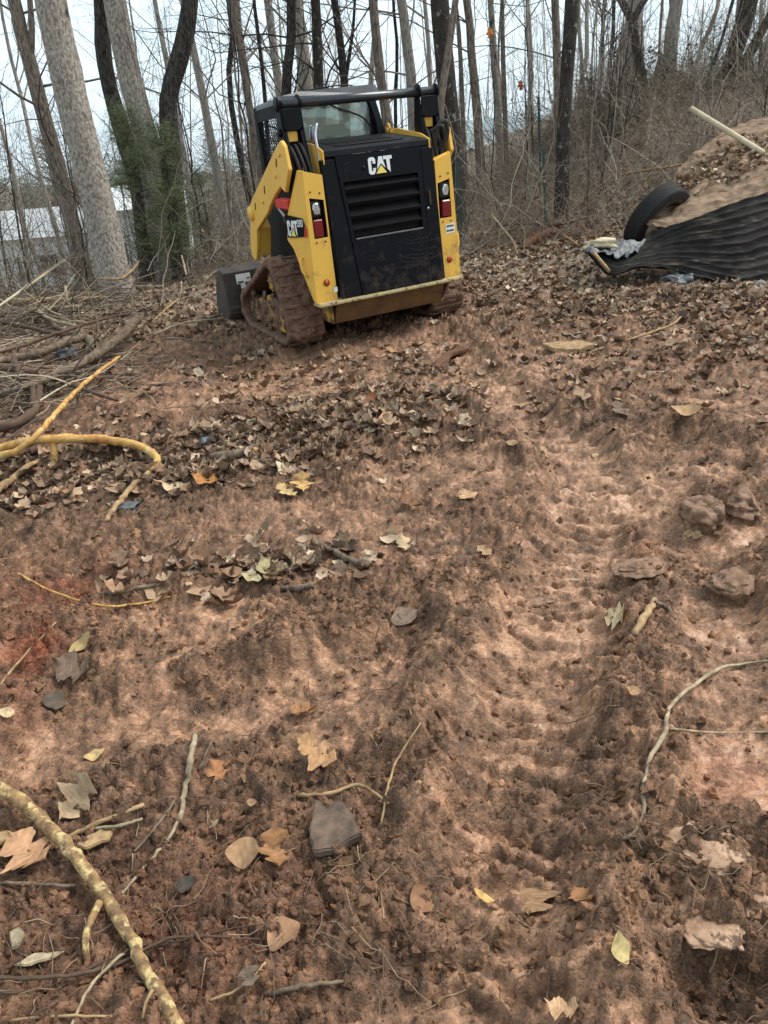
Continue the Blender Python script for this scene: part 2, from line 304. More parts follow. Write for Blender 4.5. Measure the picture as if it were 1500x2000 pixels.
M['bark_grey'] = pm('grey_bark', (.17, .145, .122), (.47, .415, .35), 30, .9, rng=(.34, .64), bump=1, bscale=40, bdist=.03, stretch=(1.7, 1.7, .35))
M['yellow'] = pm('yellow_paint', (.76, .44, .07), (.70, .395, .06), 3, .42, .55, spec=.4, bump=.06, bscale=60, c3=(.30, .15, .05), c3th=(.70, .80), c3scale=7)
M['yellow_mud'] = pm('muddy_yellow_paint', (.62, .36, .05), (.4, .21, .05), 7, .6, .8, c3=(.13, .075, .05), c3th=(.40, .50), c3scale=6, bump=.5, bscale=25)
M['black'] = pm('black_paint', (.004, .0045, .006), (.007, .007, .0085), 5, .4, .55, c3=(.022, .02, .018), c3th=(.66, .8), c3scale=9, spec=.11)
M['louver'] = pm('matte_black_louver', (.004, .004, .005), (.009, .008, .008), 9, .7, spec=.06)
M['gloss'] = pm('glossy_black_paint', (.012, .014, .017), (.02, .022, .025), 5, .22, .32, spec=.6)
M['black_scuff'] = pm('scuffed_black_panel', (.0035, .004, .006), (.006, .006, .0075), 4, .36, .5, spec=.11, c3=(.045, .04, .036), c3th=(.66, .76), c3scale=3, stretch=(1, 1, 7))
def dirty(m, col=(.20, .115, .072), z0=1.0, z1=.3, amt=.62, sc=9):
    t = m.node_tree; N = t.nodes.new; b = t.nodes['Principled BSDF']; base = b.inputs['Base Color'].links[0].from_socket; tc = N('ShaderNodeTexCoord'); sx_ = N('ShaderNodeSeparateXYZ'); t.links.new(tc.outputs['Object'], sx_.inputs[0])
    zr = N('ShaderNodeMapRange'); zr.inputs[1].default_value = z0; zr.inputs[2].default_value = z1; zr.inputs[3].default_value = .46; zr.inputs[4].default_value = amt; t.links.new(sx_.outputs['Z'], zr.inputs[0])
    n = N('ShaderNodeTexNoise'); n.inputs['Scale'].default_value = sc; n.inputs['Detail'].default_value = 9; n.inputs['Roughness'].default_value = .72; t.links.new(tc.outputs['Object'], n.inputs['Vector'])
    a = N('ShaderNodeMath'); a.operation = 'ADD'; t.links.new(zr.outputs[0], a.inputs[0]); t.links.new(n.outputs[0], a.inputs[1]); r = N('ShaderNodeMapRange'); r.inputs[1].default_value = 1.06; r.inputs[2].default_value = 1.3; r.inputs[4].default_value = .8; t.links.new(a.outputs[0], r.inputs[0])
    mx_ = N('ShaderNodeMix'); mx_.data_type = 'RGBA'; t.links.new(r.outputs[0], mx_.inputs[0]); t.links.new(base, mx_.inputs[6]); mx_.inputs[7].default_value = (*col, 1); t.links.new(mx_.outputs[2], b.inputs['Base Color'])
dirty(M['yellow']); dirty(M['black'], (.07, .05, .038)); dirty(M['black_scuff'], (.06, .045, .036), 1.1, .3, .64, 12)
M['rubber'] = pm('black_rubber', (.02, .02, .021), (.04, .037, .033), 20, .7, bump=.3)
M['dark'] = pm('dark_interior', (.012, .011, .011), (.025, .02, .017), 8, .8)
M['steel'] = pm('grey_steel', (.35, .36, .38), (.22, .22, .23), 10, .35, metal=.8)
M['steel_dull'] = pm('scratch_grey', (.06, .056, .052), (.03, .028, .026), 60, .6)
M['lip'] = pm('worn_door_lip', (.16, .16, .155), (.07, .07, .07), 20, .6)
M['red'] = pm('red_paint', (.58, .045, .03), (.5, .04, .03), 6, .45)
M['white'] = pm('white_decal', (.78, .78, .76), (.68, .68, .66), 30, .5)
M['logo_yellow'] = pm('pale_yellow_decal', (.80, .68, .16), (.75, .6, .12), 20, .5)
M['lens'] = pm('clear_lamp_lens', (.72, .74, .76), (.3, .31, .33), 45, .12, spec=.5, metal=.6, coat=1)
M['redlens'] = pm('red_lamp_lens', (.20, .008, .014), (.13, .006, .01), 40, .2, coat=1)
M['reflector'] = pm('worn_red_reflector', (.30, .03, .012), (.36, .09, .02), 50, .5, c3=(.55, .3, .06), c3th=(.6, .66), c3scale=40)
M['trackmud'] = pm('caked_mud', (.23, .122, .078), (.115, .063, .042), 16, .5, .9, spec=.35, bump=1, bscale=45, bdist=.02, c3=(.25, .155, .105), c3th=(.6, .75), c3scale=10)
M['bumper'] = pm('worn_bumper', (.50, .36, .13), (.42, .36, .24), 18, .6, c3=(.13, .09, .05), c3th=(.55, .64), c3scale=22, bump=.3)
M['belly'] = pm('muddy_belly_plate', (.17, .088, .03), (.075, .042, .026), 6, .75, bump=.5, bscale=30)
M['bucket'] = pm('worn_bucket_steel', (.03, .03, .033), (.09, .07, .055), 6, .6, bump=.3)
M['rust'] = pm('rusted_sheet', (.13, .085, .055), (.31, .21, .135), 5, .9, bump=1, bscale=22, bdist=.02, rng=(.35, .62), c3=(.10, .065, .045), c3th=(.56, .66), c3scale=7, stretch=(.7, 1.6, 3))
M['tar'] = pm('black_corrugated_sheet', (.007, .0065, .0065), (.025, .021, .018), 5, .5, .8, spec=.12, bump=.8, bscale=40, c3=(.11, .085, .065), c3th=(.56, .72), c3scale=4, stretch=(.7, .7, 5))
M['cream'] = pm('cream_pole', (.56, .47, .32), (.42, .34, .22), 9, .55, bump=.2)
M['stone'] = pm('stone', (.30, .25, .20), (.17, .14, .115), 14, .85, bump=.8, bscale=40)
M['slab'] = pm('dark_stone_slab', (.17, .112, .078), (.075, .052, .038), 18, .75, rng=(.36, .6), bump=.6, bscale=60, bdist=.005)
M['plastic'] = pm('grey_plastic', (.06, .062, .066), (.14, .145, .15), 12, .4, bump=.5, bscale=30)
M['orange_bark'] = pm('peeled_orange_bark', (.50, .30, .09), (.34, .15, .05), 28, .75, rng=(.4, .6), bump=.8, bscale=60, c3=(.58, .43, .19), c3th=(.55, .65), c3scale=14, bdist=.004)
M['lichen_bark'] = pm('yellow_lichen_bark', (.35, .215, .095), (.15, .09, .048), 34, .85, rng=(.36, .6), bump=1, bscale=70, c3=(.50, .37, .17), c3th=(.52, .6), c3scale=30, bdist=.006)
M['grey_stick'] = pm('grey_stick_bark', (.21, .15, .10), (.085, .06, .042), 30, .85, rng=(.36, .62), bump=.8, bscale=60, bdist=.006)
M['brown_stick'] = pm('brown_stick_bark', (.12, .075, .05), (.065, .042, .03), 22, .85, bump=.8, bscale=60, bdist=.006)
M['tan_stick'] = pm('tan_stick_bark', (.38, .255, .13), (.20, .125, .065), 26, .85, rng=(.36, .62), bump=.6, bscale=60, bdist=.005)
M['pale_twig'] = pm('pale_twig_bark', (.38, .30, .19), (.20, .15, .095), 30, .8, rng=(.38, .6), bump=.5, bscale=80, bdist=.004)
M['clay_mid'] = pm('brown_clay', (.16, .095, .06), (.33, .20, .13), 22, .8, rng=(.38, .62), bump=1, bscale=55, bdist=.02)
M['log'] = pm('rotten_log', (.17, .08, .045), (.1, .055, .035), 12, .9, bump=1, bscale=30)
M['board'] = pm('new_wood', (.56, .42, .22), (.45, .32, .16), 10, .7, stretch=(6, 1, 6), bump=.3)
M['siding'] = pm('white_siding', (.66, .67, .66), (.55, .56, .55), 1.5, .6)
M['roof'] = pm('grey_roofing', (.42, .43, .43), (.33, .34, .34), 3, .8)
M['pane'] = pm('dark_pane', (.03, .033, .036), (.02, .02, .02), 5, .12)
M['shed'] = pm('pale_green_sheet_metal', (.30, .35, .35), (.24, .285, .29), 1.2, .45)
M['post'] = pm('green_steel_post', (.05, .085, .07), (.04, .06, .05), 10, .6)
M['fence'] = pm('weathered_yellow_fence', (.42, .32, .12), (.3, .23, .1), 4, .8)
M['needle'] = pm('green_needles', (0, 0, 0), scale=6, attr=True, rough=.6)
g = bpy.data.materials.new('window_glass'); g.use_nodes = True; b = g.node_tree.nodes['Principled BSDF']; b.inputs['Base Color'].default_value = (.42, .48, .43, 1); b.inputs['Roughness'].default_value = .03; b.inputs['Transmission Weight'].default_value = .75; b.inputs['IOR'].default_value = 1.9; b.inputs['Specular Tint'].default_value = (.85, 1, .9, 1)
wv = g.node_tree.nodes.new('ShaderNodeTexNoise'); wv.inputs['Scale'].default_value = 5; wv.inputs['Detail'].default_value = 1; bp = g.node_tree.nodes.new('ShaderNodeBump'); bp.inputs['Strength'].default_value = .35; bp.inputs['Distance'].default_value = .02
tcg = g.node_tree.nodes.new('ShaderNodeTexCoord'); g.node_tree.links.new(tcg.outputs['Object'], wv.inputs['Vector']); g.node_tree.links.new(wv.outputs[0], bp.inputs['Height']); g.node_tree.links.new(bp.outputs[0], b.inputs['Normal']); M['glass'] = g

# ------------------------------------------------------------------ ground
def steps(knots):
    out = [knots[0][0]]
    for (a, da), (b, db) in zip(knots[:-1], knots[1:]):
        n = max(2, int(round(2*(b-a)/(da+db)))); w = np.linspace(da, db, n); w *= (b-a)/w.sum(); out += list(a+np.cumsum(w))
    return np.array(out)
xp = steps([(0, .008), (1.0, .008), (2.2, .015), (4, .028), (8, .09), (16, .5), (60, 4), (400, 40)]); xs = np.r_[-xp[:0:-1], xp]
ys = steps([(-60, 12), (-3, .5), (.5, .03), (.8, .008), (2.6, .008), (4.2, .014), (7.5, .026), (12, .07), (20, .35), (60, 3), (500, 50)])
GX, GY = np.meshgrid(xs, ys); Z, RGBA = ground_full(GX, GY, True)
mb = MB(); idx = np.arange(GX.size).reshape(GX.shape)
mb.add(np.stack([GX, GY, Z], -1), np.stack([idx[:-1, :-1], idx[:-1, 1:], idx[1:, 1:], idx[1:, :-1]], -1).reshape(-1, 4), RGBA)
mb.build('ground', M['mud'], kind='structure', label='churned red clay and leaf-littered woodland ground')
def gh(x, y):                            # ground height by bilinear lookup in the built sheet
    x = np.atleast_1d(np.asarray(x, float)); y = np.atleast_1d(np.asarray(y, float))
    i = np.clip(np.searchsorted(xs, x)-1, 0, len(xs)-2); j = np.clip(np.searchsorted(ys, y)-1, 0, len(ys)-2)
    u = (x-xs[i])/(xs[i+1]-xs[i]); v = (y-ys[j])/(ys[j+1]-ys[j])
    return lerp(lerp(Z[j, i], Z[j, i+1], u), lerp(Z[j+1, i], Z[j+1, i+1], u), v)
def gcol(x, y):
    i = np.clip(np.searchsorted(xs, x)-1, 0, len(xs)-2); j = np.clip(np.searchsorted(ys, y)-1, 0, len(ys)-2)
    return RGBA.reshape(*GX.shape, 4)[j, i]
def gp(px, py, lift=0.): return hit(px, py, lift, gh)
# ------------------------------------------------------------------ compact track loader (local: x right, y forward, z up)
LD = empty('track_loader')
LD.matrix_world = MM
tag(LD, 'yellow and black compact track loader with mud-caked tracks, seen from behind', 'track loader')
def part(name, me, mat, parent=LD, label=None): return obj(name, me, M[mat] if isinstance(mat, str) else mat, parent, label=label)
# --- undercarriage
def hullpath(circles, n=150):
    pts = []
    for (y, z, r) in circles:
        a = np.linspace(0, 2*np.pi, 90, endpoint=False); pts += list(zip(y+r*np.cos(a), z+r*np.sin(a)))
    pts = sorted(pts)
    def half(ps):
        h = []
        for p in ps:
            while len(h) > 1 and (h[-1][0]-h[-2][0])*(p[1]-h[-2][1])-(h[-1][1]-h[-2][1])*(p[0]-h[-2][0]) <= 0: h.pop()
            h.append(p)
        return h[:-1]
    h = np.array(half(pts)+half(pts[::-1])); h = np.vstack([h, h[:1]])
    d = np.r_[0, np.cumsum(np.linalg.norm(np.diff(h, axis=0), axis=1))]; t = np.linspace(0, d[-1], n, endpoint=False)
    return np.stack([np.interp(t, d, h[:, 0]), np.interp(t, d, h[:, 1])], 1), d[-1]
TR = [(.52, .515, .165), (.36, .185, .165), (1.19, .185, .165), (.75, .15, .13)]
path, plen = hullpath(TR, 170)
tan = np.roll(path, -1, 0)-np.roll(path, 1, 0); tan /= np.linalg.norm(tan, axis=1, keepdims=True); nor = np.stack([tan[:, 1], -tan[:, 0]], 1)
lug = prism([(-.150, 0, -.021), (-.075, 0, -.012), (0, 0, -.022), (.075, 0, -.012), (.150, 0, -.021), (.150, 0, .012), (.075, 0, .021), (0, 0, .011), (-.075, 0, .021), (-.150, 0, .012)], (0, -.017, 0), .006)
lug.materials.append(M['trackmud'])
for sx in (-1, 1):
    xa, xb = (-.838, -.518) if sx < 0 else (.518, .838)
    us = np.linspace(xa, xb, 17); mb = MB(); n = len(path); U, I = np.meshgrid(us, np.arange(n), indexing='ij')
    arc = I/n*plen
    bumpn = .02*fbm(U*16, arc*16, 201+sx, 5, .6)+.034*np.clip(fbm(U*6, arc*6, 211+sx, 3), 0, 1)
    outp = path[I]+nor[I]*bumpn[..., None]
    Vo = np.stack([U+.01*perlin(U*9, arc*9, 5), outp[..., 0], outp[..., 1]], -1)
    inn = path[I]-nor[I]*.045; Vi = np.stack([U, inn[..., 0], inn[..., 1]], -1)
    k = len(us); idx = np.arange(k*n).reshape(k, n); nx = np.roll(idx, -1, 1); o2 = k*n
    q = [np.stack([idx[:-1], nx[:-1], nx[1:], idx[1:]], -1).reshape(-1, 4), np.stack([idx[:-1], idx[1:], nx[1:], nx[:-1]], -1).reshape(-1, 4)+o2,
         np.stack([idx[0], idx[0]+o2, nx[0]+o2, nx[0]], -1), np.stack([idx[-1], nx[-1], nx[-1]+o2, idx[-1]+o2], -1)]
    mb.add(np.concatenate([Vo.reshape(-1, 3), Vi.reshape(-1, 3)]), q)
    belt = part('track_belt', mb.mesh('track_belt'), 'trackmud', label='rubber track caked in red-brown mud')
    nl = 34
    for i in range(nl):
        j = int(i/nl*n); o = obj('tread_lug', lug, None, belt); t_, n_ = tan[j], nor[j]; c = (xa+xb)/2
        o.matrix_local = Matrix(((1, 0, 0, c+random.uniform(-.004, .004)), (0, -n_[0], t_[0], path[j][0]-n_[0]*.002), (0, -n_[1], t_[1], path[j][1]-n_[1]*.002), (0, 0, 0, 1)))
    so_ = xa if sx < 0 else xb; si = -sx       # outer face x, inward sign
    part('track_frame', prism([(so_+si*.05, .42, .10), (so_+si*.05, 1.12, .10), (so_+si*.05, 1.20, .20), (so_+si*.05, 1.05, .29), (so_+si*.05, .75, .37), (so_+si*.05, .62, .40), (so_+si*.05, .44, .30)], (si*.22, 0, 0), .012), 'yellow_mud')
    spk = part('drive_sprocket', lathe([(0, 0), (.075, 0), (.085, .02), (.085, .05), (.13, .055), (.14, .08), (.14, .2), (0, .2)], ((so_+si*.03, .52, .515), (so_+si*.23, .52, .515)), 28), 'yellow_mud')
    for a in range(6): part('hub_bolt', lathe([(0, 0), (.009, 0), (.009, .012), (0, .012)], ((so_+si*.02, .52+.06*math.cos(a*1.05), .515+.06*math.sin(a*1.05)), (so_+si*.04, .52+.06*math.cos(a*1.05), .515+.06*math.sin(a*1.05))), 6), 'yellow_mud', spk)
    for nm, y, z, r in (('rear_idler', .36, .185, .115), ('front_idler', 1.19, .185, .115), ('track_roller', .60, .12, .07), ('track_roller', .78, .12, .07), ('track_roller', .96, .12, .07)):
        part(nm, lathe([(0, .0), (r*.3, 0), (r*.35, .03), (r*.8, .035), (r, .01), (r, .2), (0, .2)], ((so_+si*.045, y, z), (so_+si*.25, y, z)), 22), 'trackmud')
    for i in range(24):
        yy = random.uniform(.35, 1.2); zz = random.uniform(.08, .40) if yy > .5 else random.uniform(.1, .45)
        r0 = random.uniform(.018, .045); th = np.linspace(0, np.pi, 6)[:, None]; ph = np.linspace(0, 2*np.pi, 9)[None, :-1]; mbm = MB()
        rr = r0*(1+.2*RNG.standard_normal((6, 8))); rr[0] = rr[0].mean(); rr[-1] = rr[-1].mean(); V = np.stack([so_+si*.05-si*.5*rr*np.sin(th)*np.cos(ph), yy+rr*np.sin(th)*np.sin(ph), zz+rr*np.cos(th)*np.ones_like(ph)], -1)
        ii = np.arange(48).reshape(6, 8); nn = np.roll(ii, -1, 1); mbm.add(V, np.stack([ii[:-1], nn[:-1], nn[1:], ii[1:]], -1).reshape(-1, 4))
        part('mud_clump', mbm.mesh('mud_clump'), 'trackmud')
# --- chassis
part('chassis', boxm(-.47, .47, .05, 1.42, .30, 1.02, .02), 'dark')
part('belly_plate', prism([(-.50, -.06, .372), (-.50, .02, .20), (-.50, 1.3, .20), (-.50, 1.3, .30), (-.50, .0, .372)], (1.0, 0, 0), .006), 'belly')
for sx in (-1, 1): part('belly_gusset', prism([(sx*.56, -.05, .372), (sx*.52, .02, .20), (sx*.515, .3, .2), (sx*.515, .3, .372)], (-sx*.02, 0, 0), .004), 'yellow_mud')
bmpP = [(-.655, -.10, .375), (.655, -.10, .375), (.665, -.085, .375), (.665, .03, .375), (-.665, .03, .375), (-.665, -.085, .375)]
part('rear_bumper', prism(bmpP, (0, 0, .026), .008, 2), 'bumper')
# --- rear door: slanted panel, y = 0 at z 1.42 -> -.08 at z .405
def dy(z): return -.08*(1.42-z)/1.015
def dpt(x, z, off=0.): return (x, dy(z)-off, z)
lz = [1.245, 1.155, 1.058, .962, .868]
xl = lambda z: lerp(-.285, -.325, (z-.85)/.4)
door = part('rear_door', ringplate([dpt(-.365, 1.415), dpt(.365, 1.415), dpt(.365, .41), dpt(-.275, .41)], [dpt(xl(1.235), 1.235), dpt(.325, 1.235), dpt(.325, .835), dpt(xl(.835), .835)], (0, .05, 0)), 'black_scuff', label='black scuffed engine door with louvres')
part('door_edge', prism([dpt(-.367, 1.40, -.004), dpt(-.478, 1.40, -.004), dpt(-.455, .41, -.004), dpt(-.277, .41, -.004)], (0, .05, 0), .006), 'black', door)
part('door_edge', prism([dpt(.367, 1.412, -.002), dpt(.478, 1.405, -.002), dpt(.495, .41, -.002), dpt(.367, .41, -.002)], (0, .05, 0), .006), 'black_scuff', door)
part('radiator_screen', prism([dpt(-.34, 1.25, -.06), dpt(.34, 1.25, -.06), dpt(.34, .82, -.06), dpt(-.34, .82, -.06)], (0, .01, 0), 0), 'dark', door)
for i in range(4):
    z0, z1 = lz[i]-.006, lz[i+1]+.012
    part('louver', prism([dpt(xl(z0)+.003, z0, -.045), dpt(.322, z0, -.045), dpt(.322, z1+.02, .012), dpt(.322, z1, .006), dpt(xl(z1)+.003, z1, .006), dpt(xl(z1)+.003, z1+.02, .012)], (0, .008, 0), 0) if False else
         (lambda mb: (mb.add([dpt(xl(z0)+.003, z0, -.045), dpt(.322, z0, -.045), dpt(.322, z1+.018, .004), dpt(xl(z1)+.003, z1+.018, .004), dpt(xl(z1)+.003, z1, -.002), dpt(.322, z1, -.002), dpt(.322, z1+.004, -.014), dpt(xl(z1)+.003, z1+.004, -.014)], np.array([[0, 3, 2, 1], [3, 4, 5, 2], [4, 7, 6, 5]])), mb.mesh('louver', False))[1])(MB()), 'louver', door)
part('door_lip', boxm(-.278, .325, dy(.835)-.008, dy(.835)+.02, .820, .832, .003), 'lip', door)
part('latch_pocket', prism([dpt(.395, 1.10, .001), dpt(.425, 1.10, .001), dpt(.425, .985, .001), dpt(.395, .985, .001)], (0, -.004, 0), .002), 'dark', door)
part('latch_handle', prism([dpt(.404, 1.09, .006), dpt(.412, 1.09, .006), dpt(.412, .995, .006), dpt(.404, .995, .006)], (0, -.006, 0), .002), 'belly', door)
part('latch_bolt', lathe([(0, 0), (.012, 0), (.01, .008), (0, .008)], (dpt(.385, .965, .002), dpt(.385, .965, .05)), 10), 'steel', door)
C_ = [(.30, .62), (.30, .86), (.24, 1), (.07, 1), (0, .9), (0, .1), (.07, 0), (.20, 0), (.27, .13), (.30, .36), (.19, .36), (.19, .2), (.12, .2), (.12, .8), (.19, .8), (.19, .62)]
A_ = [(.44, 1), (.59, 1), (.70, .30), (.525, .60), (.34, .25)]
T_ = [(.64, 1), (1, 1), (1, .8), (.90, .8), (.90, .02), (.78, .24), (.76, .8), (.64, .8)]
G_ = [(.525, .50), (.74, .02), (.29, .02)]
def logo(parent, fn, depth):             # the three letters and the triangle of the badge
    for nm, poly, mt in (('letter', C_, 'white'), ('letter', A_, 'white'), ('letter', T_, 'white'), ('badge_triangle', G_, 'logo_yellow')):
        part(nm, prism([fn(*p) for p in poly], depth, 0), mt, parent)
logo(door, lambda u, v: dpt(-.098+.205*u, 1.262+.118*v, .0008), (0, -.002, 0))
part('round_plug', lathe([(0, 0), (.016, 0), (.016, .003), (0, .003)], (dpt(-.14, 1.315, .003), dpt(-.14, 1.315, -.02)), 12), 'black', door)
for k in range(9):
    r_s = np.random.default_rng(500+k); zz = .58+r_s.uniform(0, .2); x0_ = r_s.uniform(.02, .2); x1_ = r_s.uniform(.33, .48); P = [dpt(lerp(x0_, x1_, u), zz+.05*(u-.5)*r_s.uniform(-1, 1)-.03*math.sin(u*3), .0010 if lerp(x0_, x1_, u) < .366 else -.0012) for u in np.linspace(0, 1, 7)]
    part('scratch', tubem(P, .0008, 4), 'steel_dull', door)
# --- hood
hood = part('engine_hood', prism([(-.435, .0, 1.418), (-.43, .01, 1.455), (-.41, .03, 1.468), (-.40, .60, 1.525), (.40, .60, 1.525), (.41, .03, 1.468), (.43, .01, 1.455), (.435, .0, 1.418)], (0, 0, -.001), 0) if False else
    (lambda mb: (mb.add([(-.445, .002, 1.419), (.445, .002, 1.419), (.445, .012, 1.455), (-.445, .012, 1.455), (.43, .04, 1.470), (-.43, .04, 1.470), (.43, .62, 1.515), (-.43, .62, 1.515), (.43, .62, 1.40), (-.43, .62, 1.40), (-.445, .05, 1.40), (.445, .05, 1.40)],
        [np.array([[0, 1, 2, 3], [3, 2, 4, 5], [5, 4, 6, 7], [7, 6, 8, 9]]), np.array([[0, 3, 5, 7, 9, 10]]), np.array([[1, 11, 8, 6, 4, 2]])]), mb.mesh('hood', False))[1])(MB()), 'black', label='black engine hood with slotted grille')
for i in range(5):
    y = .13+i*.075; z = 1.470+(y-.04)*.0776
    part('grille_slot', boxm(-.29, .27, y, y+.035, z+.0005, z+.006, .002), 'dark' if i % 2 == 0 else 'rubber', hood)
part('hood_edge', boxm(-.30, .28, .095, .11, 1.4755, 1.484, .003), 'black', hood)
for sx in (-1, 1):
    part('tower_plate', prism([(sx*.448, .0, 1.30), (sx*.448, .0, 1.462), (sx*.448, .12, 1.50), (sx*.448, .50, 1.545), (sx*.448, .60, 1.535), (sx*.448, .66, 1.50), (sx*.448, .66, 1.0), (sx*.448, .0, 1.0)], (sx*.012, 0, 0), .003), 'yellow')
    part('lifting_eye', ringplate([(sx*.42, .60+.035*math.cos(a), 1.545+.04*math.sin(a)) for a in np.arange(8)*.785], [(sx*.42, .60+.014*math.cos(a), 1.55+.014*math.sin(a)) for a in np.arange(8)*.785], (sx*.012, 0, 0)), 'yellow')
# --- rear towers with lamps
for sx in (-1, 1):
    q = lambda x, z, y=0.: (sx*x, dy(z)*.55-.004+y, z)
    tw = part('rear_tower', ringplate([q(.485, 1.305), q(.635, 1.345), q(.665, .40), q(.485, .40)], [q(.497, 1.135), q(.612, 1.16), q(.612, .872), q(.497, .872)], (0, .012, 0)), 'yellow', label='yellow rear corner tower with lamp recess')
    part('tower_side', prism([q(.6355, 1.345, .002), (sx*.655, .05, 1.352), (sx*.72, .20, 1.03), (sx*.728, .235, .86), (sx*.715, .165, .80), (sx*.672, .0, .42), q(.6655, .40, .002)], (-sx*.012, .006, 0), 0), 'yellow', tw)
    part('tower_top', prism([q(.485, 1.304, .012), q(.634, 1.344, .012), (sx*.65, .06, 1.352), (sx*.49, .06, 1.31)], (0, 0, -.01), 0), 'yellow', tw)
    part('lamp_recess', (lambda mb: (mb.add([q(.49, 1.17, .012), q(.62, 1.17, .012), q(.62, .86, .012), q(.49, .86, .012), q(.49, 1.17, .09), q(.62, 1.17, .09), q(.62, .86, .09), q(.49, .86, .09)], np.array([[0, 4, 5, 1], [1, 5, 6, 2], [2, 6, 7, 3], [3, 7, 4, 0], [4, 7, 6, 5]])), mb.mesh('recess', False))[1])(MB()), 'dark', tw)
    hl = part('lamp_housing', boxm(min(sx*.525, sx*.608), max(sx*.525, sx*.608), -.012, .05, 1.02, 1.135, .012), 'rubber', tw)
    part('work_lamp', prism([(sx*.537, -.0135, 1.075), (sx*.545, -.0135, 1.04), (sx*.585, -.0135, 1.04), (sx*.597, -.0135, 1.08), (sx*.592, -.0135, 1.112), (sx*.575, -.0135, 1.122), (sx*.55, -.0135, 1.118)], (0, -.012, 0), .005), 'lens', tw, 'clear square work lamp')
    part('tail_lamp', boxm(min(sx*.528, sx*.605), max(sx*.528, sx*.605), -.03, .03, .882, 1.005, .008), 'redlens', tw, 'red tail lamp')
    part('round_reflector', lathe([(0, 0), (.027, 0), (.027, .003), (0, .003)], (q(.562, .545, -.0045), q(.562, .545, .1)), 18), 'reflector', tw, 'worn red round reflector')
    for bx, bz in ((.525, 1.185), (.60, 1.20), (.525, .845), (.60, .845)):
        part('bolt', lathe([(0, 0), (.007, 0), (.006, .005), (0, .005)], (q(bx, bz, -.005), q(bx, bz, .1)), 8), 'steel' if False else 'belly', tw)
    part('grab_handle', tubem([(sx*.690, .07, .74), (sx*.715, .06, .72), (sx*.712, .045, .64), (sx*.685, .03, .60)], .009, 8, 14), 'yellow', tw)
lab = part('warning_label', prism([(.545, dy(.79)*.55-.006, .82), (.63, dy(.79)*.55-.006, .825), (.632, dy(.79)*.55-.006, .752), (.548, dy(.79)*.55-.006, .747)], (0, -.001, 0), 0), 'white', LD, 'white printed warning label')
for r_i, z in enumerate((.805, .77)):
    for c_i in range(5):
        x0 = .555+c_i*.014; part('label_print', boxm(x0, x0+.010, dy(.79)*.55-.0085, dy(.79)*.55-.0072, z-.007, z+.007, 0), 'black', lab)
part('small_label', prism([(-.51, dy(.48)*.55-.006, .50), (-.478, dy(.48)*.55-.006, .50), (-.478, dy(.48)*.55-.006, .465), (-.51, dy(.48)*.55-.006, .465)], (0, -.001, 0), 0), 'white')
# side badge on the left tower: plane through the side facet
fa = Vector((-.640, 0.0, 1.345)); fb = Vector((-.72, .20, 1.03)); fc = Vector((-.6655, dy(.40)*.55, .40))
ex = Vector((-.72+.655, .21, 0)).normalized(); nn_ = Vector((-.205, -.07, 0)).normalized()
fo = Vector((-.6545, -.012, .88))
nn_ = Vector((-.2, -.075, 0)).normalized()
def fpt(u, v, off=.0): return tuple(fo+Vector((-.075, .222, 0)).normalized()*u+Vector((-.004, 0, 1))*v+nn_*(off+.006))
dec = part('side_decal', prism([fpt(.008, .015), fpt(.226, .0), fpt(.222, .135), fpt(.20, .165), fpt(.04, .145), fpt(.015, .09)], tuple(nn_*.002), 0), 'black', LD, 'black badge plate with red edge')
part('decal_edge', prism([fpt(.004, .012, .0025), fpt(.034, .012, .0025), fpt(.018, .088, .0025), fpt(.006, .085, .0025)], tuple(nn_*.001), 0), 'red', dec)
logo(dec, lambda u, v: fpt(.215-.115*u, .012+.115*v, .0026), tuple(nn_*.001))
cu_ = bpy.data.curves.new('model_number', 'FONT'); cu_.body = '259D'; cu_.size = .075; cu_.extrude = .0004; cu_.offset = .0016
to = bpy.data.objects.new('tmp_text', cu_); COL.objects.link(to); bpy.context.view_layer.update(); tme = bpy.data.meshes.new_from_object(to.evaluated_get(bpy.context.evaluated_depsgraph_get())); bpy.data.objects.remove(to)
wmax = max(v.co.x for v in tme.vertices)
for v in tme.vertices:
    u = v.co.x/wmax; v.co = Vector(fpt(.098-.064*u, .085+v.co.y*.95, .003+v.co.z))
part('model_number', tme, 'white', dec)
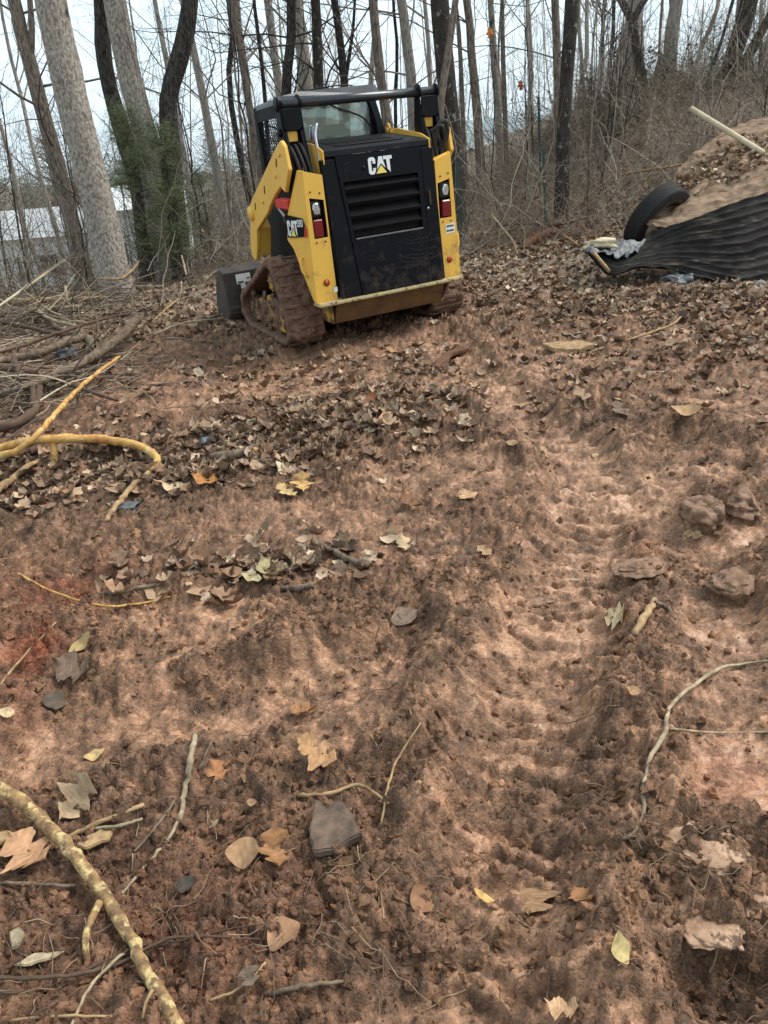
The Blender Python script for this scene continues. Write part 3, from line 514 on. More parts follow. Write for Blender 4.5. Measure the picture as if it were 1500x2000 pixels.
# --- lift arms, links, cross tube
AY = [(.06, 1.36), (.10, 1.52), (.15, 1.555), (.22, 1.53), (.98, 1.115), (1.05, 1.06), (1.09, .96), (1.20, .72), (1.205, .65), (1.15, .60), (1.08, .62), (1.03, .70), (.96, .87), (.63, 1.03), (.55, 1.09), (.42, 1.17), (.27, 1.24), (.19, 1.20)]
for sx in (-1, 1):
    arm = part('lift_arm', prism([(sx*.715, y, z) for y, z in AY], (-sx*.032, 0, 0), .005, 2), 'yellow', label='yellow lift arm')
    for y, z in ((.28, 1.40), (.62, 1.20), (.90, 1.06)):
        part('arm_slot', prism([(sx*.7165, y-.012, z+.03), (sx*.7165, y+.006, z+.035), (sx*.7165, y+.022, z-.02), (sx*.7165, y+.004, z-.028)], (sx*.001, 0, 0), 0), 'dark', arm)
    for y, z in ((.20, 1.46), (.34, 1.31), (.70, 1.11)): part('arm_clip', boxm(min(sx*.7155, sx*.728), max(sx*.7155, sx*.728), y-.018, y+.018, z-.012, z+.012, .004), 'yellow', arm)
    part('pivot_boss', lathe([(0, 0), (.055, 0), (.06, .012), (.06, .03), (0, .03)], ((sx*.735, 1.03, 1.0), (sx*.70, 1.03, 1.0)), 20), 'yellow', arm)
    part('arm_stay', prism([(sx*.682, .97, .88), (sx*.682, 1.06, .98), (sx*.682, 1.16, .73), (sx*.682, 1.17, .64), (sx*.682, 1.06, .64)], (-sx*.10, 0, 0), .004), 'yellow', arm)
    part('arm_brace', boxm(min(sx*.705, sx*.62), max(sx*.705, sx*.62), .20, .46, 1.075, 1.145, .008), 'red', arm, 'red lift arm brace')
    cyl = part('lift_cylinder', tubem([(sx*.665, .12, .86), (sx*.665, .36, 1.0)], .032, 14), 'black')
    part('cylinder_rod', tubem([(sx*.665, .36, 1.0), (sx*.665, .62, 1.15)], .019, 12), 'steel', cyl)
    # rear link: U channel
    lk = part('rear_link', prism([(sx*.672, .205, 1.79), (sx*.672, .27, 1.80), (sx*.672, .30, 1.55), (sx*.672, .24, 1.20), (sx*.672, .11, 1.20), (sx*.672, .12, 1.34), (sx*.672, .185, 1.60)], (-sx*.014, 0, 0), .003), 'black', label='black rear lift link')
    part('link_plate', prism([(sx*.512, .205, 1.79), (sx*.512, .27, 1.80), (sx*.512, .30, 1.55), (sx*.512, .24, 1.20), (sx*.512, .11, 1.20), (sx*.512, .12, 1.34), (sx*.512, .185, 1.60)], (-sx*.014, 0, 0), .003), 'black', lk)
    part('link_web', prism([(sx*.657, .190, 1.755), (sx*.513, .190, 1.755), (sx*.513, .186, 1.63), (sx*.535, .185, 1.61), (sx*.635, .185, 1.61), (sx*.657, .186, 1.63)], (0, .012, 0), .002), 'black', lk)
    part('link_web', prism([(sx*.657, .275, 1.7), (sx*.513, .275, 1.7), (sx*.513, .27, 1.25), (sx*.657, .27, 1.25)], (0, .01, 0), .002), 'dark', lk)
    for xa_, xb_ in ((.636, .6575), (.5135, .532)): part('link_flange', prism([(sx*xa_, .186, 1.605), (sx*xb_, .186, 1.605), (sx*xb_, .105, 1.31), (sx*xa_, .105, 1.31)], (0, .010, 0), .002), 'black', lk)
    part('link_bracket', boxm(min(sx*.625, sx*.545), max(sx*.625, sx*.545), .215, .265, 1.535, 1.605, .004), 'yellow', lk)
    part('pivot_pin', lathe([(0, 0), (.026, 0), (.03, .008), (.03, .02), (0, .02)], ((sx*.69, .235, 1.60), (sx*.66, .235, 1.60)), 14), 'black', lk)
    for h in range(3):
        hx = sx*(.63-.042*h)
        part('hydraulic_hose', tubem([(hx, .26, 1.42+.02*h), (hx, .20, 1.50+.01*h), (hx-sx*.004, .15, 1.47), (hx-sx*.014, .10, 1.38), (hx-sx*.022, .07, 1.28)], .013, 9, 22), 'rubber', lk)
    part('tube_flange', lathe([(0, 0), (.05, 0), (.05, .012), (0, .012)], ((sx*.679, .235, 1.785), (sx*.60, .235, 1.785)), 20), 'black', lk)
    part('tube_flange', lathe([(0, 0), (.052, 0), (.052, .012), (0, .012)], ((sx*.515, .235, 1.79), (sx*.45, .235, 1.79)), 20), 'black', lk)
part('cross_tube', tubem([(-.672, .235, 1.785), (.672, .235, 1.785)], .033, 20), 'gloss', label='black cross tube joining the lift links')
rh = part('hose_bundle', tubem([(.60, .12, 1.36), (.66, .08, 1.46), (.655, .07, 1.56), (.60, .08, 1.55), (.56, .09, 1.45), (.57, .1, 1.33)], .02, 10, 30), 'rubber')
part('hose', tubem([(.53, .1, 1.5), (.6, .06, 1.54), (.64, .07, 1.45), (.62, .1, 1.32)], .014, 9, 24), 'rubber', rh)
part('exhaust_stack', lathe([(.0, 0), (.030, 0), (.030, .16), (.024, .16), (.024, .02)], ((-.405, .27, 1.47), (-.40, .25, 1.63)), 16), 'steel')
part('spark_bar', tubem([(-.40, .18, 1.64), (-.44, .14, 1.56), (-.455, .08, 1.44), (-.46, .05, 1.32)], .013, 8, 18), 'steel')
# --- cab
cabx, y0, y1 = .455, .70, 1.40
cab = part('cab_frame', boxm(-.44, .44, .72, 1.28, 1.0, 1.16, .01), 'dark')
zt = lambda y: lerp(1.825, 1.775, (y-.62)/(1.42-.62))
roof = part('cab_roof', (lambda mb: (mb.add([(-.48, .62, 1.80), (.40, .62, 1.80), (.40, 1.30, 1.757), (-.48, 1.30, 1.757), (-.47, .64, 1.845), (.36, .66, 1.875), (.34, 1.26, 1.838), (-.46, 1.28, 1.797), (-.30, .66, 1.868), (-.28, 1.26, 1.828)],
     [np.array([[0, 3, 2, 1], [1, 2, 6, 5], [8, 5, 6, 9], [4, 8, 9, 7], [3, 0, 4, 7]]), np.array([[0, 1, 5, 8, 4], [2, 3, 7, 9, 6]])]), mb.mesh('roof', False))[1])(MB()), 'gloss', label='dark glossy cab roof')
part('roof_rib', prism([(-.12, .67, 1.86), (-.12, .67, 1.879), (-.12, 1.24, 1.842), (-.12, 1.24, 1.825)], (.02, 0, 0), .003), 'black', roof)
part('roof_cable', tubem([(-.20, .70, 1.872), (-.05, .66, 1.884), (.10, .68, 1.886), (.2, .75, 1.88)], .006, 6, 16), 'rubber', roof)
for x, y in ((-.455, .68), (-.455, 1.25), (.33, .68), (.33, 1.25)): part('cab_pillar', prism([(x-.025, y-.035, 1.15), (x+.025, y-.035, 1.15), (x+.025, y+.035, 1.15), (x-.025, y+.035, 1.15)], (0, 0, zt(y)-1.15), .006), 'black', cab)
part('side_panel', ringplate([(-.478, .70, 1.795), (-.478, 1.28, 1.755), (-.478, 1.28, 1.18), (-.478, .70, 1.18)], [(-.478, .77, 1.70), (-.478, 1.21, 1.675), (-.478, 1.19, 1.24), (-.478, .79, 1.22)], (.012, 0, 0)), 'black', cab)
mbw = MB()
for i in range(30):
    s = -0.5+i*.04
    for k in (-1, 1):
        P = np.array([[-.472, .76+s+(0 if k > 0 else 0), 1.20], [-.472, .76+s+.5, 1.72]]) if k > 0 else np.array([[-.472, .76+s+.5, 1.20], [-.472, .76+s, 1.72]])
        T = np.linspace(0, 1, 40)[:, None]; Q = lerp(P[0], P[1], T); Q = Q[(Q[:, 1] > .775) & (Q[:, 1] < 1.215)]
        if len(Q) > 1: v, f = tubes(np.array([[Q[0], Q[-1]]]), np.full((1, 2), .003), 4); mbw.add(v, f)
part('side_screen', mbw.mesh('side_screen'), 'black', cab, 'black wire mesh side screen')
win = part('rear_window', boxm(-.43, .305, .690, .696, 1.49, 1.795, .002), 'glass', cab, 'rear cab window')
part('window_cable', tubem([(-.12, .675, 1.80), (-.02, .66, 1.74), (.12, .65, 1.69), (.24, .65, 1.63), (.31, .64, 1.52)], .007, 8, 24), 'rubber', win)
part('rear_pillar', prism([(.225, .60, 1.80), (.33, .62, 1.80), (.42, .62, 1.5), (.33, .60, 1.5), (.31, .6, 1.62), (.27, .6, 1.74)], (0, .05, 0), .006), 'black', cab)
part('seat', prism([(-.20, .98, 1.10), (-.20, .86, 1.60), (-.20, .93, 1.62), (-.20, 1.08, 1.16), (-.20, 1.32, 1.14), (-.20, 1.32, 1.06)], (.36, 0, 0), .03, 3), 'rubber', cab)
# --- bucket
bk = part('bucket', prism([(-.915, 1.52, .47), (-.915, 1.50, .10), (-.915, 1.55, .03), (-.915, 2.05, .02), (-.915, 2.05, .035), (-.915, 1.60, .06), (-.915, 1.57, .12), (-.915, 1.60, .46), (-.915, 1.66, .50)], (1.83, 0, 0), .004), 'bucket', label='dark steel bucket')
for sx in (-1, 1): part('bucket_side', prism([(sx*.918, 1.525, .46), (sx*.918, 1.51, .10), (sx*.918, 1.56, .035), (sx*.918, 1.86, .03), (sx*.918, 1.90, .12), (sx*.918, 1.80, .34), (sx*.918, 1.67, .485)], (-sx*.022, 0, 0), .004), 'bucket', bk)
part('bucket_rib', boxm(-.90, .90, 1.485, 1.515, .13, .165, .004), 'bucket', bk)
st = part('bucket_sticker', prism([(-.80, 1.512, .445), (-.66, 1.512, .445), (-.66, 1.505, .31), (-.80, 1.505, .31)], (0, -.003, 0), 0), 'white', bk, 'torn white sticker')
for u, v, w, h in ((-.79, .37, .05, .012), (-.72, .33, .05, .04), (-.80, .31, .03, .05), (-.70, .40, .03, .008)): part('sticker_tear', boxm(u, u+w, 1.494, 1.5055, v, v+h, 0), 'bucket', st)
for sx in (-1, 1): part('loader_frame', prism([(sx*.62, 1.05, .62), (sx*.62, 1.2, .60), (sx*.62, 1.50, .40), (sx*.62, 1.50, .15), (sx*.62, 1.38, .15)], (-sx*.06, 0, 0), .006), 'yellow')
# ------------------------------------------------------------------ trees
def grow(P0, D, Ln, r0, S=6, wob=.12, up=.15, r1=.25):
    """N curved shoots: start P0 (N,3), direction D, length Ln (N), base radius r0 (N) -> P (N,S,3), R (N,S)"""
    N = len(P0); P = np.zeros((N, S, 3)); P[:, 0] = P0; d = D/(np.linalg.norm(D, axis=1, keepdims=True)+1e-9)
    for k in range(1, S):
        d = d+RNG.normal(0, wob, (N, 3)); d[:, 2] += up/S; d /= np.linalg.norm(d, axis=1, keepdims=True)
        P[:, k] = P[:, k-1]+d*(Ln/(S-1))[:, None]
    return P, r0[:, None]*np.linspace(1, r1, S)[None]
def offshoots(P, R, n, t0=.2, ang=.9, lf=.5, rf=.55, S=5, wob=.14, up=.15, minr=.0015):
    """n side shoots from random points of the parent shoots P, R"""
    N, Sp, _ = P.shape; i = RNG.integers(0, N, n); t = RNG.uniform(t0, .97, n)*(Sp-1); k = np.minimum(t.astype(int), Sp-2); u = (t-k)[:, None]
    p = lerp(P[i, k], P[i, k+1], u); d = P[i, k+1]-P[i, k]; L = np.linalg.norm(np.diff(P, axis=1), axis=2).sum(1)[i]
    d /= np.linalg.norm(d, axis=1, keepdims=True)+1e-9; r = RNG.normal(0, 1, (n, 3)); r -= (r*d).sum(1, keepdims=True)*d; r /= np.linalg.norm(r, axis=1, keepdims=True)
    a = ang*RNG.uniform(.6, 1.3, n)[:, None]; D = d*np.cos(a)+r*np.sin(a)
    rr = np.maximum(minr, lerp(R[i, k], R[i, k+1], u[:, 0])*rf); return grow(p, D, L*lf*RNG.uniform(.5, 1.2, n)*(1.1-t/(Sp-1)*.5), rr, S, wob, up)
def barkrough(v, amp, sc, s): return v
def tree(name, label, poly, wpx, Y, mat, group=None, top=9., nb=12, bcol=None, flare=1.25, ns=12, crown=True, low=2.6, cat='tree'):
    """poly: trunk pixels from top to base; wpx: widths in pixels; Y: forward distance of the base"""
    P = np.array([at(x, y, Y) for x, y in poly]); w = np.interp(np.linspace(0, 1, len(P)), np.linspace(0, 1, len(wpx)), wpx)
    r = np.array([w[i]/2*depth(P[i])/F_PX for i in range(len(P))]); P = P[::-1]; r = r[::-1]
    g = float(gh(P[0, 0], P[0, 1])[0]); d = P[0]-P[1]
    if P[0, 2] > g:                        # carry the trunk down to the ground
        e = P[0]+d/abs(d[2])*(P[0, 2]-g)*.8; e[2] = g; P = np.vstack([e, P]); r = np.r_[r[0]*1.05, r]
    b = P[0].copy(); b[2] = float(gh(b[0], b[1])[0])-.15; P = np.vstack([b, P]) if P[0, 2]-b[2] > .05 else P
    r = np.r_[r[0]*flare, r] if len(P) > len(r) else r
    up = P[-1]-P[-2]; up /= np.linalg.norm(up); k = P[-1]
    ext = []; q = k.copy(); n_e = 5; H = max(2., top-k[2])
    for i in range(n_e):
        up = up*.85+np.array([RNG.normal(0, .06), RNG.normal(0, .06), .18]); up /= np.linalg.norm(up); q = q+up*H/n_e; ext.append(q.copy())
    P = np.vstack([P, ext]); r = np.r_[r, r[-1]*np.linspace(.88, .3, n_e)]
    t_ = np.linspace(0, 1, len(P)); n = 46 if ns >= 12 else 26; C = spline(np.column_stack([P, r]), n); Q = C[:, :3]; rr = np.maximum(C[:, 3], .004)
    base = Vector((Q[0, 0], Q[0, 1], float(gh(Q[0, 0], Q[0, 1])[0]))); bl = np.array(base)
    root = empty(name, base, label=label, category=cat, group=group)
    mb = MB(); v, f = tubes((Q-bl)[None], rr[None], ns)
    if ns >= 12:
        V = v.reshape(n, ns, 3); ctr = (Q-bl)[:, None]; ph = np.arange(ns)[None]*6.283/ns; zz = np.linspace(0, 1, n)[:, None]*n*.35
        k_ = 1+.10*perlin(np.cos(ph)*2+zz*.5, np.sin(ph)*2+zz, int(abs(Q[0, 0])*100) % 97)+.05*perlin(np.cos(ph)*5+zz*1.5, np.sin(ph)*5+zz*2, 7)
        v = (ctr+(V-ctr)*k_[..., None]).reshape(-1, 3)
    mb.add(v, f); mb.build('trunk', M[mat], root)
    if crown:
        mc = MB(); hz = Q[:, 2]-bl[2]; ok = np.where((hz > low) & (np.arange(n) < n-2))[0]
        if len(ok) == 0: ok = np.arange(n//2, n-2)
        i = RNG.choice(ok, nb); D = RNG.normal(0, 1, (nb, 3)); D[:, 2] = np.abs(D[:, 2])*.6+.15
        P1, R1 = grow(Q[i]-bl, D, RNG.uniform(1.2, 2.8, nb)*np.clip(top/9, .5, 1.3), np.clip(rr[i]*.2, .005, .03), 7, .18, .35)
        P2, R2 = offshoots(P1, R1, nb*4); P3, R3 = offshoots(P2, R2, nb*7, minr=.002)
        for PP, RR, s_ in ((P1, R1, 5), (P2, R2, 4), (P3, R3, 3)): v, f = tubes(PP, RR, s_, False); mc.add(v, f)
        mc.build('crown', M[bcol or mat], root)
    return root
TREES = [
 ('bare_tree', 'crooked grey-brown tree at the far left, forking near the top of the frame', [(28, 0), (42, 65), (60, 130), (88, 235), (112, 325), (132, 400), (150, 480), (163, 545)], [24, 30, 32], 13, 'bark_brown'),
 ('bare_tree', 'thick pale-barked leaning tree, largest trunk at the left', [(98, -10), (128, 140), (160, 270), (192, 400), (214, 500), (230, 575)], [60, 60, 66], 9.6, 'bark_pale'),
 ('bare_tree', 'dark trunk leaning behind the pale twin left of the cedar boughs', [(198, 0), (203, 110), (222, 200), (250, 290), (275, 370), (296, 545)], [30, 32, 46], 11.6, 'bark_dark'),
 ('bare_tree', 'pale trunk with dark knots rising out of the green cedar', [(222, -10), (246, 120), (266, 200), (290, 290), (308, 400), (322, 552)], [42, 46, 52], 11.2, 'bark_pale'),
 ('bare_tree', 'black kinked trunk right of the green cedar', [(372, 0), (362, 70), (345, 130), (328, 195), (332, 270), (342, 400), (352, 545)], [30, 36, 34, 38, 46], 11.2, 'bark_dark'),
 ('bare_tree', 'slim pale tree directly right of the black kinked trunk', [(302, 0), (325, 120), (348, 240), (372, 380), (385, 480)], [9, 12], 17, 'bark_grey'),
 ('bare_tree', 'slender grey tree with a pair of upper stems left of the loader cab', [(372, 70), (392, 165), (415, 290), (438, 420), (452, 505)], [14, 19], 14, 'bark_grey'),
 ('bare_tree', 'thin black wavy tree left of the loader cab', [(446, 0), (455, 60), (447, 160), (466, 290), (490, 400), (505, 470)], [10, 13], 14.5, 'bark_dark'),
 ('bare_tree', 'brown leaning tree touching the loader roof corner', [(458, 30), (472, 110), (488, 215), (510, 330), (525, 430)], [13, 17], 13.5, 'bark_brown'),
 ('bare_tree', 'very thin black stem above the loader roof at the left', [(496, 0), (507, 90), (518, 195), (530, 400)], [7, 9], 15, 'bark_dark'),
 ('bare_tree', 'pale straight tree third behind the roof from the left', [(523, 0), (535, 100), (548, 200), (560, 400)], [16, 18], 18, 'bark_grey'),
 ('bare_tree', 'dark brown trunk rising behind the left part of the cab roof', [(568, 0), (569, 70), (562, 130), (558, 200), (556, 400)], [18, 21], 14, 'bark_dark'),
 ('bare_tree', 'wide pale grey trunk behind the middle of the cab roof', [(582, 30), (592, 110), (598, 200), (606, 400)], [24, 36], 17, 'bark_grey'),
 ('bare_tree', 'lichen-mottled dark trunk behind the middle of the cab roof', [(616, 0), (620, 90), (624, 200), (632, 400)], [19, 21], 14, 'bark_mott'),
 ('bare_tree', 'dark trunk with a low side fork behind the cab roof', [(653, 0), (664, 80), (673, 170), (684, 400)], [15, 17], 15, 'bark_dark'),
 ('bare_tree', 'brown scaly trunk seen through the gap under the cross tube', [(728, 0), (737, 90), (746, 170), (760, 270), (770, 400)], [18, 21], 13.5, 'bark_brown'),
 ('bare_tree', 'grey spotted trunk above the right half of the cross tube', [(784, 0), (794, 80), (804, 170), (812, 400)], [19, 22], 15, 'bark_grey'),
 ('bare_tree', 'thin dark stem next to the grey spotted trunk', [(768, 0), (776, 100), (772, 220), (780, 400)], [6, 8], 15.5, 'bark_dark'),
 ('bare_tree', 'thick black ivy-flecked trunk just right of the cross tube', [(858, -10), (866, 100), (876, 200), (884, 300), (892, 425)], [36, 38, 42], 12, 'bark_mott'),
 ('bare_tree', 'tan crooked stem crossing in front of the black ivy-flecked trunk', [(890, 0), (880, 80), (866, 150), (858, 240), (850, 420)], [13, 17], 10.6, 'bark_brown'),
 ('bare_tree', 'thin brown tree right beside the black ivy-flecked trunk', [(893, 30), (900, 130), (906, 280), (912, 400)], [8, 10], 15, 'bark_brown'),
 ('bare_tree', 'medium brown straight tree in front of the pale green shed', [(912, 0), (922, 120), (932, 220), (942, 400)], [15, 19], 15, 'bark_brown'),
 ('bare_tree', 'pale trunk of the touching pair before the pale green shed', [(958, 0), (966, 120), (974, 240), (980, 400)], [12, 17], 16, 'bark_pale'),
 ('bare_tree', 'dark trunk of the touching pair before the pale green shed', [(981, 0), (983, 120), (987, 240), (992, 400)], [8, 11], 15.5, 'bark_brown'),
 ('bare_tree', 'slim grey trunk closely left of the near black trunk at the bank foot', [(1084, 0), (1088, 120), (1090, 240), (1094, 380)], [15, 17], 13, 'bark_brown'),
 ('bare_tree', 'near black flaking trunk standing at the foot of the bank', [(1118, -10), (1111, 100), (1105, 180), (1101, 280), (1097, 395)], [27, 25, 29], 11.3, 'bark_mott'),
 ('bare_tree', 'thin grey bent stem on the bank right of the near black trunk', [(1130, 20), (1134, 90), (1140, 180), (1143, 250)], [7, 9], 17, 'bark_grey'),
 ('bare_tree', 'pale trunk behind the dark forked tree on the bank', [(1240, 0), (1236, 60), (1228, 140), (1220, 215)], [28, 32, 52], 15.6, 'bark_grey'),
 ('bare_tree', 'black forked tree on the bank crest', [(1213, 0), (1233, 30), (1242, 90), (1254, 150), (1262, 212)], [15, 17, 20], 14.8, 'bark_dark'),
 ('bare_tree', 'pale straight trunk on the bank crest with a broken stub beside it', [(1322, 0), (1312, 70), (1308, 140), (1304, 212)], [24, 27, 30], 15.4, 'bark_grey'),
 ('bare_tree', 'thick black trunk leaning right on the bank', [(1466, -10), (1442, 80), (1418, 150), (1396, 212)], [33, 32, 36], 14.4, 'bark_dark'),
 ('bare_tree', 'second black leaning trunk at the right edge of the frame', [(1510, 20), (1472, 90), (1440, 150), (1412, 212)], [16, 20, 24], 14.7, 'bark_dark'),
 ('bare_tree', 'thin pale stem leaning between the two bank crest trunks', [(1400, 20), (1385, 60), (1362, 120), (1352, 215)], [8, 9], 17, 'bark_grey'),
 ('bare_tree', 'small dark crooked tree in front of the thick black leaning trunk', [(1412, 70), (1398, 110), (1382, 160), (1372, 225)], [6, 11], 14, 'bark_dark'),
]
for nm, lb, poly, w, Y, mt in TREES:
    tree(nm, lb, poly, w, Y, mt, group='bare trees around the clearing', top=random.uniform(9, 13), ns=14 if max(w) > 24 else 10, nb=18, low=3.4 if Y < 12.5 else 1.7)
# second stem of the far-left tree's fork, the forked limb and the roof-side stub are limbs of their own trees
def limb(owner_label, poly, w, Y, mat):
    o = next(q for q in COL.objects if q.get('label') == owner_label); P = np.array([at(x, y, Y) for x, y in poly]); r = np.array([x/2*depth(p)/F_PX for x, p in zip(np.interp(np.linspace(0, 1, len(P)), np.linspace(0, 1, len(w)), w), P)])
    C = spline(np.column_stack([P, r]), 14); mb = MB(); v, f = tubes((C[:, :3]-np.array(o.location))[None], C[None, :, 3], 10); mb.add(v, f); mb.build('limb', M[mat], o)
limb('crooked grey-brown tree at the far left, forking near the top of the frame', [(58, 125), (62, 60), (56, -30)], [15, 12, 10], 13, 'bark_brown')
limb('black forked tree on the bank crest', [(1236, 40), (1248, 18), (1270, -15), (1300, -40)], [14, 12, 10], 14.8, 'bark_dark')
limb('pale straight trunk on the bank crest with a broken stub beside it', [(1283, 225), (1284, 150), (1294, 105)], [20, 17, 8], 15.3, 'bark_brown')
limb('dark trunk with a low side fork behind the cab roof', [(672, 170), (682, 110), (690, 50), (694, -20)], [9, 7, 5], 15, 'bark_dark')
# broken splintered stump on the bank
def stump():
    Y = 13.9; b = at(1214, 235, Y); b[2] = float(gh(b[0], b[1])[0])-.1; root = empty('broken_stump', b, label='tall broken grey stump with a splintered pointed top on the bank', category='stump')
    tp = at(1214, 70, Y); H = tp[2]-b[2]; n, ns = 26, 22; mb = MB(); V = np.zeros((n, ns, 3)); a = np.arange(ns)*6.283/ns
    top = H*(.45+.55*np.clip(.5+.5*np.cos(a-3.4), 0, 1)+.10*RNG.standard_normal(ns))
    for k in range(n):
        u = k/(n-1); z = u*top; r = (.26*(1-u)**1.6+.15)*(1+.12*np.cos(3*a+1)+.06*RNG.standard_normal(ns))*(1-.35*u*u)
        V[k] = np.stack([r*np.cos(a)+.04*u, r*.8*np.sin(a), z], 1)
    idx = np.arange(n*ns).reshape(n, ns); nx = np.roll(idx, -1, 1); mb.add(V, np.stack([idx[:-1], nx[:-1], nx[1:], idx[1:]], -1).reshape(-1, 4)); mb.build('trunk', M['bark_brown'], root)
    for dx, h, w in ((-.30, .62, .07), (.24, .5, .05), (-.1, .85, .05)):
        mb = MB(); P = np.array([[dx, -.25, 0], [dx*.9, -.22, H*h*.5], [dx*.75, -.18, H*h]]); v, f = tubes(spline(P, 8)[None], np.linspace(w, .008, 8)[None], 7); mb.add(v, f); mb.build('splinter', M['bark_brown'], root)
stump()
# background trees, one object each
BT = 0
def bgtree(x, y, r, H, mat, label, group, nb=10, lean=None):
    b = np.array([x, y, float(gh(x, y)[0])-.1]); n = 14; lean = RNG.normal(0, .06, 2) if lean is None else lean
    t_ = np.linspace(0, 1, n); Q = np.zeros((n, 3)); Q[:, 2] = t_*H; w = np.cumsum(RNG.normal(0, .05, (n, 2)), 0)*H/9; Q[:, :2] = np.outer(t_*H, lean)+w-w[0]
    rr = r*(1-.8*t_); rr[0] *= 1.25; root = empty('background_tree' if H > 5 else 'sapling', b, label=label, category='tree' if H > 5 else 'sapling', group=group)
    mb = MB(); v, f = tubes(Q[None], rr[None], 8 if r > .05 else 6); mb.add(v, f); mb.build('trunk', M[mat], root)
    mc = MB(); P1, R1 = offshoots(Q[None], rr[None], nb, .22, .8, .28, .5, 6, .17, .3); P2, R2 = offshoots(P1, R1, nb*4, .1, .8, .55, .6, 5, .18, .2, .002); P3, R3 = offshoots(P2, R2, nb*6, .1, .8, .6, .6, 4, .2, .1, .0018)
    for PP, RR, s_ in ((P1, R1, 4), (P2, R2, 3), (P3, R3, 3)): v, f = tubes(PP, RR, s_, False); mc.add(v, f)
    mc.build('crown', M[mat], root); return root
for i in range(32):
    px = random.uniform(-40, 1180); Y = random.uniform(18, 42)
    if px < 400 and Y > 20: Y = random.uniform(44, 55)
    p = at(px, 300, Y)
    bgtree(p[0], Y, random.uniform(.03, .085), random.uniform(8, 13), random.choice(['bark_grey', 'bark_grey', 'bark_brown', 'bark_grey']), 'slim bare tree standing back in the woods behind the clearing', 'slim trees back in the woods', 12)
for i in range(10):
    px = random.uniform(1130, 1520); Y = random.uniform(16, 26); p = at(px, 200, Y)
    bgtree(p[0], Y, random.uniform(.03, .09), random.uniform(6, 9), random.choice(['bark_grey', 'bark_brown', 'bark_dark']), 'slim bare tree rising behind the crest of the right bank', 'slim trees behind the bank', 14)
for i in range(44):
    px = random.uniform(-30, 520); Y = random.uniform(10.5, 19); p = at(px, 400, Y)
    bgtree(p[0], Y, random.uniform(.010, .024), random.uniform(2.4, 4.9), random.choice(['bark_brown', 'bark_dark', 'bark_grey']), 'thin leafless sapling in the brush left of the loader', 'saplings left of the loader', 12)
for i in range(26):
    px = random.uniform(880, 1500); Y = random.uniform(10.5, 16); p = at(px, 350, Y)
    bgtree(p[0], Y, random.uniform(.008, .02), random.uniform(1.8, 4.2), random.choice(['bark_brown', 'bark_dark', 'bark_grey']), 'thin leafless sapling in the brush right of the loader', 'saplings right of the loader', 12)
# sapling with the last orange leaves
def leafmesh(L=.09, w=.05, lobes=0, curl=.2, fold=.25, rows=9, seed=0):
    r = np.random.default_rng(seed); t_ = np.linspace(0, 1, rows); prof = np.sin(np.pi*np.clip(t_*.97+.02, 0, 1))**.75*(1.15-.35*t_)
    if lobes: prof = prof*(.36+.64*np.abs(np.sin(np.pi*(lobes*t_**.9+.12)))**1.3)*1.15
    cols = np.array([-1, -.5, 0, .5, 1.]); U, T = np.meshgrid(cols, t_); P = prof[:, None]*np.ones((1, 5))
    if lobes: P = P*np.where(np.abs(U) > .6, 1+.10*r.standard_normal(P.shape), 1)
    X = U*w*P; Yy = L*(T-.5)+np.abs(U)*w*.25*(lobes > 0); Zz = fold*np.abs(U)*w*P+curl*L*(T-.45)**2*2-.03*L+L*np.abs(U)*sum(r.normal(0, .035)*np.sin((k+1)*3.1*T+r.uniform(0, 6)+U*r.normal(0, .8)) for k in range(4))+.006*L*r.standard_normal(U.shape)
    i = np.arange(rows*5).reshape(rows, 5); return np.stack([X, Yy, Zz], -1).reshape(-1, 3), np.stack([i[:-1, :-1], i[:-1, 1:], i[1:, 1:], i[1:, :-1]], -1).reshape(-1, 4)
for k, (px, py, Y, lb) in enumerate([(957, 66, 11.5, 'sapling holding one bright orange leaf high beside the pale trunk pair'), (1018, 168, 12.2, 'sapling holding one rust-red leaf in front of the open sky')]):
    p = at(px, py, Y); root = bgtree(p[0]+.1, Y, .012, 4.2, 'bark_dark', lb, 'saplings right of the loader', 10, np.array([-.02, 0]))
    v, f = leafmesh(.13, .05, 3, .5, .5, seed=k); mb = MB(); lp = p-np.array(root.location); mb.add(v[:, [0, 2, 1]]*1.0+lp, f, (.50, .17, .04) if k == 0 else (.34, .09, .04)); lf_ = mb.build('leaf', M['leaf'], root)
    mb = MB(); v, f = tubes(spline([[0.02, 0, lp[2]-.45], lp*.5+np.array([0, 0, lp[2]*.5-.15]), lp+np.array([0, 0, .04])], 8)[None], np.linspace(.005, .0025, 8)[None], 4); mb.add(v, f); mb.build('leaf_twig', M['bark_dark'], root)
